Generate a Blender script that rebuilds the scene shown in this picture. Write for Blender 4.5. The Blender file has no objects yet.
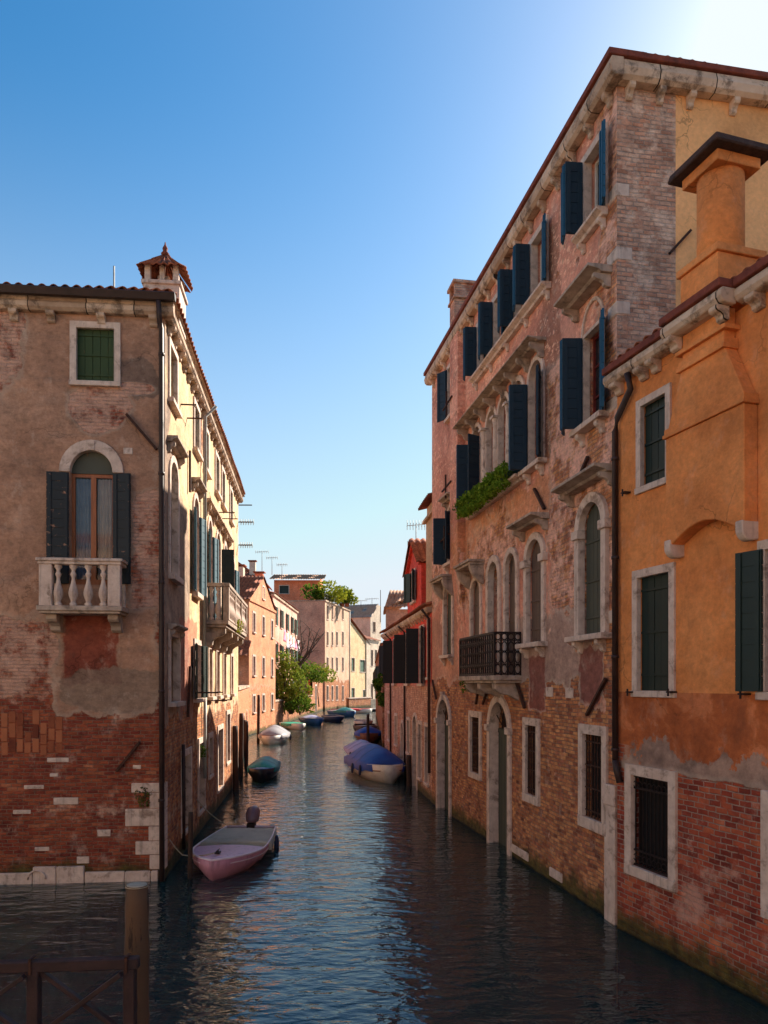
import bpy, bmesh, math, random
from mathutils import Vector, Matrix
R = math.radians
random.seed(7)
scene = bpy.context.scene
COL = scene.collection
FPX, CX, HY, CAMZ = 760.0, 384.0, 683.0, 4.0

# ------------------------------------------------------------------ colour
def lin(c):
    c = c / 255.0
    return c / 12.92 if c <= 0.04045 else ((c + 0.055) / 1.055) ** 2.4
def rgb(r, g, b):
    return (lin(r), lin(g), lin(b), 1.0)

# ------------------------------------------------------------------ node helper
class Mat:
    def __init__(s, name, obj_coords=True):
        s.m = bpy.data.materials.new(name); s.m.use_nodes = True
        s.nt = s.m.node_tree; s.nt.nodes.clear()
        s.out = s.nt.nodes.new('ShaderNodeOutputMaterial')
        tc = s.nt.nodes.new('ShaderNodeTexCoord')
        s.P = tc.outputs['Object']
        sep = s.nt.nodes.new('ShaderNodeSeparateXYZ'); s.nt.links.new(s.P, sep.inputs[0])
        s.x, s.y, s.z = sep.outputs
    def put(s, sock, v):
        if isinstance(v, bpy.types.NodeSocket): s.nt.links.new(v, sock)
        else: sock.default_value = v
    def n(s, t, **kw):
        nd = s.nt.nodes.new(t)
        for k, v in kw.items(): setattr(nd, k, v)
        return nd
    def math(s, op, a, b=0.0, c=None, clamp=False):
        nd = s.n('ShaderNodeMath', operation=op, use_clamp=clamp)
        s.put(nd.inputs[0], a); s.put(nd.inputs[1], b)
        if c is not None: s.put(nd.inputs[2], c)
        return nd.outputs[0]
    def add(s, *a):
        r = a[0]
        for b in a[1:]: r = s.math('ADD', r, b)
        return r
    def mul(s, *a):
        r = a[0]
        for b in a[1:]: r = s.math('MULTIPLY', r, b)
        return r
    def sub(s, a, b): return s.math('SUBTRACT', a, b)
    def mx(s, *a):
        r = a[0]
        for b in a[1:]: r = s.math('MAXIMUM', r, b)
        return r
    def mn(s, *a):
        r = a[0]
        for b in a[1:]: r = s.math('MINIMUM', r, b)
        return r
    def ss(s, v, lo, hi):
        nd = s.n('ShaderNodeMapRange', interpolation_type='SMOOTHSTEP')
        s.put(nd.inputs[0], v); nd.inputs[1].default_value = lo; nd.inputs[2].default_value = hi
        return nd.outputs[0]
    def vec(s, x, y, z):
        nd = s.n('ShaderNodeCombineXYZ')
        for i, v in enumerate((x, y, z)): s.put(nd.inputs[i], v)
        return nd.outputs[0]
    def sc(s, v, sx, sy, sz, off=(0, 0, 0)):
        nd = s.n('ShaderNodeMapping'); s.put(nd.inputs[0], v)
        nd.inputs['Scale'].default_value = (sx, sy, sz); nd.inputs['Location'].default_value = off
        return nd.outputs[0]
    def noise(s, v, scale, detail=4, rough=0.55, dist=0.0):
        nd = s.n('ShaderNodeTexNoise'); s.put(nd.inputs['Vector'], v)
        nd.inputs['Scale'].default_value = scale; nd.inputs['Detail'].default_value = detail
        nd.inputs['Roughness'].default_value = rough; nd.inputs['Distortion'].default_value = dist
        return nd.outputs['Fac']
    def white(s, v):
        nd = s.n('ShaderNodeTexWhiteNoise', noise_dimensions='3D'); s.put(nd.inputs['Vector'], v)
        return nd.outputs['Value']
    def ramp(s, f, stops, interp='LINEAR'):
        nd = s.n('ShaderNodeValToRGB'); s.put(nd.inputs[0], f)
        cr = nd.color_ramp; cr.interpolation = interp
        while len(cr.elements) < len(stops): cr.elements.new(0.5)
        for e, (p, c) in zip(cr.elements, stops): e.position = p; e.color = c
        return nd.outputs[0]
    def mix(s, f, a, b, mode='MIX'):
        nd = s.n('ShaderNodeMix', data_type='RGBA', blend_type=mode)
        s.put(nd.inputs[0], f); s.put(nd.inputs[6], a); s.put(nd.inputs[7], b)
        return nd.outputs[2]
    def scale_col(s, c, f):
        return s.mix(1.0, c, s.vecgrey(f), 'MULTIPLY')
    def vecgrey(s, f): return s.vec(f, f, f)
    def finish(s, col, rough=0.85, height=None, metallic=0.0, spec=0.3, strength=1.0, alpha=None, transl=None):
        b = s.n('ShaderNodeBsdfPrincipled')
        s.put(b.inputs['Base Color'], col); s.put(b.inputs['Roughness'], rough)
        s.put(b.inputs['Metallic'], metallic); s.put(b.inputs['Specular IOR Level'], spec)
        if height is not None:
            bp = s.n('ShaderNodeBump'); bp.inputs['Distance'].default_value = 1.0
            bp.inputs['Strength'].default_value = strength
            s.put(bp.inputs['Height'], height); s.nt.links.new(bp.outputs[0], b.inputs['Normal'])
        s.nt.links.new(b.outputs[0], s.out.inputs[0])
        return s.m

def bricks(m, x, z, bw, bh, pal, jit=0.012):
    """individual bricks; returns colour, brick mask, random value"""
    wob = m.noise(m.P, 1.6, 4)
    zz = m.math('DIVIDE', m.add(z, m.mul(m.sub(wob, .5), 0.07)), bh)
    x = m.add(x, m.mul(m.sub(m.noise(m.P, 5, 3), .5), .05))
    row = m.math('FLOOR', zz)
    sh = m.mul(m.math('FLOORED_MODULO', row, 2.0), .5)
    xr = m.add(m.math('DIVIDE', x, bw), sh, m.mul(m.white(m.vec(row, 3.3, 1.7)), .25))
    col = m.math('FLOOR', xr)
    fx = m.math('FRACT', xr); fz = m.math('FRACT', zz)
    ex = m.mul(m.mn(fx, m.sub(1.0, fx)), bw); ez = m.mul(m.mn(fz, m.sub(1.0, fz)), bh)
    e = m.add(m.mn(ex, ez), m.mul(m.sub(m.noise(m.P, 26, 2), .5), jit))
    mask = m.ss(e, .0035, .012)
    rnd = m.add(m.mul(m.white(m.vec(col, row, 0.5)), .62), m.mul(m.ss(m.noise(m.P, .9, 5, .65), .3, .7), .38))
    return m.ramp(rnd, pal, 'LINEAR'), mask, rnd

def blob(m, x, z, cu, cz, ru, rz):
    a = m.math('DIVIDE', m.sub(x, cu), ru); b = m.math('DIVIDE', m.sub(z, cz), rz)
    return m.sub(1.0, m.math('SQRT', m.add(m.mul(a, a), m.mul(b, b))))
def boxf(m, x, z, u0, u1, z0, z1):
    return m.mn(m.sub(x, u0), m.sub(u1, x), m.sub(z, z0), m.sub(z1, z))

RED = [(0, rgb(95, 42, 34)), (.25, rgb(128, 58, 44)), (.5, rgb(142, 70, 50)), (.8, rgb(160, 88, 60)), (.93, rgb(176, 112, 82)), (1, rgb(196, 150, 122))]
BROWNRED = [(0, rgb(84, 52, 42)), (.3, rgb(134, 76, 52)), (.55, rgb(165, 100, 62)), (.8, rgb(182, 124, 76)), (1, rgb(140, 96, 76))]
PALE = [(0, rgb(150, 96, 78)), (.3, rgb(176, 122, 100)), (.6, rgb(196, 146, 122)), (.85, rgb(206, 166, 142)), (1, rgb(160, 84, 62))]
GREYP = [(0, rgb(132, 92, 74)), (.3, rgb(168, 126, 106)), (.6, rgb(190, 156, 136)), (.85, rgb(186, 132, 106)), (1, rgb(150, 80, 58))]

def wall_mat(name, build, bw=.21, bh=.076, pal=RED, mortar=rgb(150, 128, 110), wash=None, washamt=0.0,
             amp=1.3, nscale=.9, algae=True, plaster_rough=.02, seed=0.0, gain=1.2, grimy=1.0):
    """build(m, x, z) -> (plaster colour, exposure field, optional wash mask)"""
    m = Mat(name); x = m.add(m.x, m.y); z = m.z     # y adds brick variation round reveals
    P = m.sc(m.P, 1, 1, 1, (seed, seed * .7, seed * .3))
    pl, field, wm = build(m, m.x, z, P)
    bc, bm, rnd = bricks(m, x, z, bw, bh, pal)
    big = m.noise(P, .7, 5, .6)
    fine = m.noise(P, 14, 6, .65)
    bc = m.mix(1.0, bc, m.ramp(m.noise(P, 5.5, 5, .6), [(.25, (.72, .70, .70, 1)), (.75, (1.2, 1.17, 1.12, 1))]), 'MULTIPLY')
    bc = m.mix(m.mul(m.ss(m.noise(P, 1.3, 6, .65), .5, .7), .55), bc, m.scale_col(bc, .55))
    bm = m.mx(bm, m.ss(m.noise(P, 4.0, 5, .6), .52, .66))
    mort = m.mix(m.noise(P, 9, 4), m.mix(.6, mortar, rgb(70, 52, 44)), mortar)
    bc = m.mix(bm, mort, bc)
    if wash is not None:
        wf = m.ss(m.add(m.noise(P, 2.2, 8, .7), wm if wm is not None else washamt - .5), .46, .62)
        bc = m.mix(m.mul(wf, .8), bc, wash)
    n1 = m.noise(P, nscale, 9, .62, .3)
    f = m.add(field, m.mul(m.sub(n1, .5), amp * 2))
    ex = m.ss(f, -.02, .035)
    rim = m.mul(m.ss(f, -.16, -.02), m.sub(1.0, ex))
    pl = m.mix(1.0, pl, m.ramp(big, [(.28, (.74, .73, .73, 1)), (.5, (1, 1, 1, 1)), (.75, (1.16, 1.14, 1.1, 1))]), 'MULTIPLY')
    pl = m.mix(1.0, pl, m.ramp(fine, [(.3, (.86, .85, .85, 1)), (.7, (1.09, 1.09, 1.09, 1))]), 'MULTIPLY')
    streak = m.noise(m.sc(P, 5, 5, .35), 1.0, 5, .6)
    pl = m.mix(m.mul(m.ss(streak, .56, .8), .45), pl, m.mix(.5, pl, rgb(70, 62, 56)))
    pl = m.mix(m.mul(rim, .45), pl, rgb(168, 150, 134))
    vo = m.n('ShaderNodeTexVoronoi', feature='DISTANCE_TO_EDGE'); wv = m.n('ShaderNodeTexNoise'); m.put(wv.inputs['Vector'], P); wv.inputs['Scale'].default_value = 2.2; wv.inputs['Detail'].default_value = 5
    vm = m.n('ShaderNodeVectorMath', operation='MULTIPLY_ADD'); m.put(vm.inputs[0], wv.outputs['Color']); vm.inputs[1].default_value = (.9, .9, .9); m.put(vm.inputs[2], P)
    m.put(vo.inputs['Vector'], vm.outputs[0]); vo.inputs['Scale'].default_value = .55
    crack = m.mul(m.ss(vo.outputs['Distance'], .0085, .002), m.ss(m.noise(P, .6, 3), .48, .6))
    pl = m.mix(m.mul(crack, .6), pl, m.scale_col(pl, .4))
    c = m.mix(1.0, m.mix(ex, pl, bc), (gain, gain, gain, 1), 'MULTIPLY')
    mot = m.ramp(m.noise(m.sc(P, 1, 1, 1.5, (2, 9, 5)), 5.5, 10, .78), [(.36, (.62, .60, .60, 1)), (.5, (1, 1, 1, 1)), (.66, (1.36, 1.33, 1.3, 1))])
    c = m.mix(.75 * grimy, c, m.mix(1.0, c, mot, 'MULTIPLY'))
    grime = m.noise(m.sc(P, 1, 1, .8, (7, 1, 4)), 2.6, 9, .72)
    c = m.mix(m.mul(m.ss(grime, .55, .7), .38 * grimy), c, rgb(84, 70, 60))
    c = m.mix(m.mul(m.ss(grime, .46, .3), .25 * grimy), c, rgb(226, 204, 184))
    if algae:
        al = m.add(m.sub(.46, z), m.mul(m.sub(m.noise(P, 1.7, 6, .7), .5), .9))
        c = m.mix(m.mul(m.ss(al, -.05, .3), .9), c, m.ramp(m.noise(P, 6, 4), [(.3, rgb(32, 36, 18)), (.7, rgb(92, 86, 38))]))
        al2 = m.sub(.05, z)
        c = m.mix(m.ss(m.add(al2, m.mul(m.sub(m.noise(P, 3, 6, .7), .5), .22)), -.02, .04), c, rgb(30, 30, 20))
    hb = m.add(m.mul(bm, .014), m.mul(rnd, .01), m.mul(m.sub(fine, .5), .022), m.mul(m.noise(P, 6, 5, .6), .03))
    hp = m.add(.022, m.mul(fine, plaster_rough), m.mul(big, .02))
    hmix = m.add(m.mul(hp, m.sub(1.0, ex)), m.mul(hb, ex))
    rough = m.add(.75, m.mul(fine, .2))
    return m.finish(c, rough, hmix, spec=.2, strength=.9)

def simple_mat(name, c1, c2=None, scale=4, rough=.7, bump=.004, metallic=0.0, spec=.3, stain=None, stain_amt=.5, detail=6, stretch=(1, 1, 1), streaks=0.0):
    m = Mat(name); c2 = c2 or c1
    P = m.sc(m.P, *stretch)
    nz = m.noise(P, scale, detail, .62)
    c = m.ramp(nz, [(.3, c1), (.7, c2)])
    if stain is not None:
        sn = m.noise(m.sc(P, 1, 1, 1, (3, 5, 1)), scale * .8, 8, .7, .4)
        c = m.mix(m.mul(m.ss(sn, .5, .68), stain_amt), c, stain)
    if streaks:
        st = m.noise(m.sc(m.P, 9, 9, .6), 1.0, 4, .6)
        c = m.mix(m.mul(m.ss(st, .5, .8), streaks), c, rgb(60, 54, 48))
    h = m.mul(m.noise(P, scale * 5, 5, .6), bump)
    return m.finish(c, m.add(rough - .08, m.mul(nz, .16)), h, metallic, spec)
def peel_mat(name, paint, under, amt=.5, scale=9, stretch=(1, 1, .35), rough=.65):
    """painted boards with flaking paint"""
    m = Mat(name); P = m.sc(m.P, *stretch)
    nz = m.noise(P, scale, 8, .7); nb = m.noise(m.P, 1.3, 3)
    fl = m.ss(m.add(nz, m.mul(m.sub(nb, .5), .4)), .5 + .22 * (1 - amt), .56 + .22 * (1 - amt))
    c = m.mix(fl, m.scale_col(paint, m.add(.75, m.mul(nb, .5))), under)
    return m.finish(c, rough, m.add(m.mul(m.sub(1.0, fl), .002), m.mul(nz, .003)), spec=.35)

# ------------------------------------------------------------------ mesh builder
class MB:
    def __init__(s): s.v = []; s.f = []; s.smooth = []
    def poly(s, pts, smooth=False):
        b = len(s.v); s.v += [tuple(p) for p in pts]; s.f.append(tuple(range(b, b + len(pts)))); s.smooth.append(smooth)
    def box(s, x0, x1, y0, y1, z0, z1, M=None, taper=0.0):
        if x0 > x1: x0, x1 = x1, x0
        if y0 > y1: y0, y1 = y1, y0
        if z0 > z1: z0, z1 = z1, z0
        t = taper
        p = [Vector(q) for q in ((x0, y0, z0), (x1, y0, z0), (x1, y1, z0), (x0, y1, z0), (x0 + t, y0 + t, z1), (x1 - t, y0 + t, z1), (x1 - t, y1 - t, z1), (x0 + t, y1 - t, z1))]
        if M is not None: p = [M @ q for q in p]
        b = len(s.v); s.v += [tuple(q) for q in p]
        for f in ((0, 3, 2, 1), (4, 5, 6, 7), (0, 1, 5, 4), (1, 2, 6, 5), (2, 3, 7, 6), (3, 0, 4, 7)):
            s.f.append(tuple(b + i for i in f)); s.smooth.append(False)
        return s
    def bar(s, a, b_, w, h=None):
        """rectangular bar from a to b"""
        a = Vector(a); b_ = Vector(b_); h = h or w
        d = b_ - a; L = d.length
        q = d.to_track_quat('Z', 'Y').to_matrix().to_4x4(); q.translation = a
        return s.box(-w / 2, w / 2, -h / 2, h / 2, 0, L, q)
    def tube(s, pts, r, n=8, caps=True, smooth=True):
        pts = [Vector(p) for p in pts]
        rs = r if isinstance(r, (list, tuple)) else [r] * len(pts)
        rings = []; up = Vector((0.13, 0.21, 1)).normalized()
        for i, p in enumerate(pts):
            d = (pts[min(i + 1, len(pts) - 1)] - pts[max(i - 1, 0)]).normalized()
            u = up if abs(d.dot(up)) < .95 else Vector((1, 0, 0))
            e1 = d.cross(u).normalized(); e2 = d.cross(e1).normalized()
            if rings:
                pass
            b = len(s.v)
            for k in range(n):
                a = 2 * math.pi * k / n
                s.v.append(tuple(p + (e1 * math.cos(a) + e2 * math.sin(a)) * rs[i]))
            rings.append(b)
        for i in range(len(rings) - 1):
            for k in range(n):
                s.f.append((rings[i] + k, rings[i] + (k + 1) % n, rings[i + 1] + (k + 1) % n, rings[i + 1] + k)); s.smooth.append(smooth)
        if caps:
            s.f.append(tuple(rings[0] + k for k in range(n))); s.smooth.append(False)
            s.f.append(tuple(rings[-1] + k for k in range(n))); s.smooth.append(False)
        return s
    def lathe(s, prof, c=(0, 0, 0), n=14, smooth=True):
        c = Vector(c); rings = []
        for r, z in prof:
            b = len(s.v); rings.append(b)
            for k in range(n):
                a = 2 * math.pi * k / n
                s.v.append((c.x + r * math.cos(a), c.y + r * math.sin(a), c.z + z))
        for i in range(len(rings) - 1):
            for k in range(n):
                s.f.append((rings[i] + k, rings[i] + (k + 1) % n, rings[i + 1] + (k + 1) % n, rings[i + 1] + k)); s.smooth.append(smooth)
        s.f.append(tuple(rings[0] + k for k in range(n))); s.smooth.append(False)
        s.f.append(tuple(rings[-1] + k for k in range(n))); s.smooth.append(False)
        return s
    def extr(s, prof, axis, a0, a1, smooth=False):
        """closed profile extruded along x (prof=(y,z)), y (prof=(x,z)) or z (prof=(x,y))"""
        def P(p, a):
            return {'x': (a, p[0], p[1]), 'y': (p[0], a, p[1]), 'z': (p[0], p[1], a)}[axis]
        n = len(prof); b = len(s.v)
        s.v += [P(p, a0) for p in prof] + [P(p, a1) for p in prof]
        for i in range(n):
            j = (i + 1) % n
            s.f.append((b + i, b + j, b + n + j, b + n + i)); s.smooth.append(smooth)
        s.f.append(tuple(b + i for i in range(n))); s.smooth.append(False)
        s.f.append(tuple(b + n + i for i in range(n))); s.smooth.append(False)
        return s
    def loft(s, secs, closed=False, smooth=True, caps=False):
        n = len(secs[0]); b = len(s.v)
        for sec in secs: s.v += [tuple(p) for p in sec]
        for i in range(len(secs) - 1):
            for k in range(n if closed else n - 1):
                j = (k + 1) % n
                s.f.append((b + i * n + k, b + i * n + j, b + (i + 1) * n + j, b + (i + 1) * n + k)); s.smooth.append(smooth)
        if caps:
            for i in (0, len(secs) - 1):
                s.f.append(tuple(b + i * n + k for k in range(n))); s.smooth.append(False)
        return s
    def islands(s):
        par = list(range(len(s.v)))
        def fd(a):
            while par[a] != a: par[a] = par[par[a]]; a = par[a]
            return a
        for f in s.f:
            for i in f[1:]: par[fd(i)] = fd(f[0])
        out = {}
        for f, sm in zip(s.f, s.smooth): out.setdefault(fd(f[0]), []).append((f, sm))
        res = []
        for fs in out.values():
            m = MB(); mp = {}
            for f, sm in fs:
                for i in f:
                    if i not in mp: mp[i] = len(m.v); m.v.append(s.v[i])
                m.f.append(tuple(mp[i] for i in f)); m.smooth.append(sm)
            res.append(m)
        return res
    def build(s, name, mat, parent=None, M=None, bevel=0.0, weld=True, seg=1, solid=0.0, split=False):
        if split:
            os_ = [m.build(name, mat, parent, M, bevel, weld, seg, solid) for m in s.islands()]
            return os_[0]
        me = bpy.data.meshes.new(name)
        me.from_pydata(s.v, [], s.f)
        for p, sm in zip(me.polygons, s.smooth): p.use_smooth = sm
        bm = bmesh.new(); bm.from_mesh(me)
        if weld: bmesh.ops.remove_doubles(bm, verts=bm.verts, dist=1e-5)
        bmesh.ops.dissolve_degenerate(bm, edges=bm.edges, dist=1e-6)
        bmesh.ops.recalc_face_normals(bm, faces=bm.faces)
        bm.to_mesh(me); bm.free()
        me.materials.append(mat)
        o = bpy.data.objects.new(name, me); COL.objects.link(o)
        if parent is not None: o.parent = parent
        if M is not None: o.matrix_local = M
        if bevel:
            bv = o.modifiers.new('bevel', 'BEVEL'); bv.width = bevel; bv.segments = seg; bv.limit_method = 'ANGLE'; bv.angle_limit = R(40)
        if solid:
            sd = o.modifiers.new('solid', 'SOLIDIFY'); sd.thickness = solid
        return o

def tag(o, label=None, cat=None, group=None, kind=None):
    if label: o['label'] = label
    if cat: o['category'] = cat
    if group: o['group'] = group
    if kind: o['kind'] = kind
    return o
def thing(name, label, cat, loc=(0, 0, 0), rz=0.0, group=None):
    o = bpy.data.objects.new(name, None); COL.objects.link(o)
    o.empty_display_size = .3
    o.location = loc; o.rotation_euler = (0, 0, rz)
    return tag(o, label, cat, group)
def copy_tree(o, parent=None):
    c = o.copy(); COL.objects.link(c)
    if parent is not None: c.parent = parent
    for ch in list(o.children): copy_tree(ch, c)
    return c
def T(x, y, z): return Matrix.Translation((x, y, z))
def at(px, py, Y):
    """point at distance Y from the bridge seen at a given place of the photo"""
    return Vector(((px - CX) / FPX * Y, Y, CAMZ - (py - HY) / FPX * Y))
def ground(px, py, z=0.0):
    Y = (CAMZ - z) * FPX / (py - HY)
    return Vector(((px - CX) / FPX * Y, Y, z))

# ------------------------------------------------------------------ facade
class Facade:
    """u runs left to right seen from outside, y goes into the wall, z up"""
    def __init__(s, O, d, L, root=None, name=None, label=None, cat='building', group=None):
        d = Vector((d[0], d[1])).normalized()
        s.O = Vector((O[0], O[1])); s.d = d; s.L = L; s.ops = []
        ang = math.atan2(d.y, d.x)
        W = Matrix.Translation((O[0], O[1], 0)) @ Matrix.Rotation(ang, 4, 'Z')
        if root is None:
            s.root = thing(name, label, cat, (O[0], O[1], 0), ang, group); s.root_M = W; s.M = Matrix.Identity(4)
            s.root['_'] = 0; del s.root['_']
        else:
            s.root = root.root; s.root_M = root.root_M; s.M = s.root_M.inverted() @ W
        s.W = W
    def u(s, px):
        k = (px - CX) / FPX
        return (k * s.O.y - s.O.x) / (s.d.x - k * s.d.y)
    def uz(s, px, py):
        u = s.u(px); Y = s.O.y + u * s.d.y
        return u, CAMZ - (py - HY) / FPX * Y
    def z(s, px, py): return s.uz(px, py)[1]
    def part(s, name, mb, mat, u=0, y=0, z=0, rz=0, **kw):
        return mb.build(name, mat, s.root, s.M @ T(u, y, z) @ Matrix.Rotation(rz, 4, 'Z'), **kw)
    def wpt(s, u, y, z):
        return s.W @ Vector((u, y, z))
    def wall(s, mat, u0, u1, z0, z1, name='wall', ops=None, depth=.28, top=None):
        ops = s.ops if ops is None else ops
        ops = [o for o in ops if o[0] >= u0 - 1e-6 and o[1] <= u1 + 1e-6]
        mb = MB()
        us = sorted(set([u0, u1] + [q for o in ops for q in (o[0], o[1])]))
        zs = sorted(set([z0, z1] + [q for o in ops for q in (o[2], o[3], o[3] - o[4])]))
        # extra subdivisions for a gently uneven wall
        for i in range(len(us) - 1):
            for j in range(len(zs) - 1):
                a, b, c, d = us[i], us[i + 1], zs[j], zs[j + 1]
                if b - a < 1e-5 or d - c < 1e-5: continue
                cu, cz = (a + b) / 2, (c + d) / 2
                if any(o[0] < cu < o[1] and o[2] < cz < o[3] for o in ops): continue
                if c < z0 - 1e-6 or d > z1 + 1e-6: continue
                mb.poly([(a, 0, c), (b, 0, c), (b, 0, d), (a, 0, d)])
        for (a, b, c, d, r) in ops:
            zs_ = d - r
            outline = arch_pts(a, b, c, d, r)
            if r > 0:
                n = 12
                for k in range(n):
                    t0 = math.pi - math.pi * k / n; t1 = math.pi - math.pi * (k + 1) / n
                    m_ = (a + b) / 2; h = (b - a) / 2
                    p0 = (m_ + h * math.cos(t0), 0, zs_ + r * math.sin(t0)); p1 = (m_ + h * math.cos(t1), 0, zs_ + r * math.sin(t1))
                    mb.poly([p0, p1, (p1[0], 0, d), (p0[0], 0, d)])
            for k in range(len(outline)):
                p, q = outline[k], outline[(k + 1) % len(outline)]
                mb.poly([(p[0], 0, p[1]), (q[0], 0, q[1]), (q[0], depth, q[1]), (p[0], depth, p[1])])
        if top: top(mb)
        return s.part(name, mb, mat)

def arch_pts(a, b, c, d, r, n=12):
    pts = [(a, c), (b, c)]
    if r <= 0: return pts + [(b, d), (a, d)]
    m_ = (a + b) / 2; h = (b - a) / 2
    for k in range(n + 1):
        t = math.pi * k / n
        pts.append((m_ + h * math.cos(t), d - r + r * math.sin(t)))
    return pts
def arch_path(w, h, r, off, n=14):
    """open path up one jamb, round the head, down the other; off = distance outside the opening"""
    x = w / 2 + off
    if r <= 0: return [(-x, 0), (-x, h + off), (x, h + off), (x, 0)]
    pts = [(-x, 0)]
    for k in range(n + 1):
        t = math.pi - math.pi * k / n
        pts.append((x * math.cos(t), h - r + (r + off) * math.sin(t)))
    return pts + [(x, 0)]
def surround(mb, w, h, r, fw, y0, y1, inner=0.0):
    a = arch_path(w, h, r, -inner); b = arch_path(w, h, r, fw)
    secs = []
    for p, q in zip(a, b):
        secs.append([(p[0], y0, p[1]), (q[0], y0, q[1]), (q[0], y1, q[1]), (p[0], y1, p[1])])
    mb.loft(secs, closed=True, smooth=False, caps=True)

def console(mb, x, w, ztop, proj, h, ybase=0.0):
    p = [(0, 0), (-proj, 0), (-proj, -.28 * h), (-proj * .86, -.42 * h), (-proj * .6, -.5 * h), (-proj * .42, -.66 * h), (-proj * .4, -.88 * h), (-proj * .2, -h), (0, -h)]
    mb.extr([(ybase + a, ztop + b) for a, b in p], 'x', x - w / 2, x + w / 2)
def cornice_prof(mb, x0, x1, z, proj, h, y=0.0):
    p = [(0, 0), (-proj * .45, 0), (-proj * .55, h * .3), (-proj * .9, h * .55), (-proj, h * .6), (-proj, h), (0, h)]
    mb.extr([(y + a, z + b) for a, b in p], 'x', x0, x1)

def leaf_panel(w, h, t=.035, boards='h', bh=.19):
    """shutter leaf hinged at x=0, boards on the outside"""
    mb = MB()
    if boards == 'h':
        n = max(2, round(h / bh)); s_ = h / n
        for i in range(n): mb.box(0, w, -t / 2 + .002 * (i % 2), t / 2, i * s_ + .006, (i + 1) * s_ - .006)
        mb.box(.01, w - .01, -.004, .006, .01, h - .01)
        for x in (.02, w - .09): mb.box(x, x + .07, t / 2, t / 2 + .02, .02, h - .02)
        for zz in (.12, h - .17): mb.box(0, w * .9, -t / 2 - .008, -t / 2, zz, zz + .04)
    else:
        n = max(2, round(w / .13)); s_ = w / n
        for i in range(n): mb.box(i * s_ + .004, (i + 1) * s_ - .004, -t / 2, t / 2, 0, h)
        for zz in (.15, h * .5, h - .2): mb.box(0, w * .8, -t / 2 - .012, -t / 2, zz, zz + .035)
    return mb

def add_shutter(win, side, w, h, lw, ang, mat, z=0.0, y=-.02, boards='h', bh=.19, name='shutter', fold=None, zoff=0.0):
    mb = leaf_panel(lw, h, boards=boards, bh=bh)
    if side == 'l': M = T(-w / 2, y, z) @ Matrix.Rotation(-R(ang), 4, 'Z')
    else:           M = T(w / 2, y, z) @ Matrix.Rotation(R(ang), 4, 'Z') @ Matrix.Scale(-1, 4, (1, 0, 0))
    o = mb.build(name, mat, win, None)
    if side == 'r':
        me = o.data
        for v in me.vertices: v.co.x = -v.co.x
        me.flip_normals()
        M = T(w / 2, y, z) @ Matrix.Rotation(R(ang), 4, 'Z')
    o.matrix_local = M
    if fold is not None:
        mb2 = leaf_panel(lw, h, boards=boards, bh=bh)
        o2 = mb2.build(name, MT['skylit_blue_shutter'] if mat is MT['shaded_blue_shutter'] else mat, win, None)  # folded leaf gets the tone with sky light painted in
        s_ = 1 if side == 'l' else -1
        if s_ < 0:
            for v in o2.data.vertices: v.co.x = -v.co.x
            o2.data.flip_normals()
        o2.matrix_local = M @ T(s_ * lw, -.045, 0) @ Matrix.Rotation(-s_ * R(fold), 4, 'Z')
    return o

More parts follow.
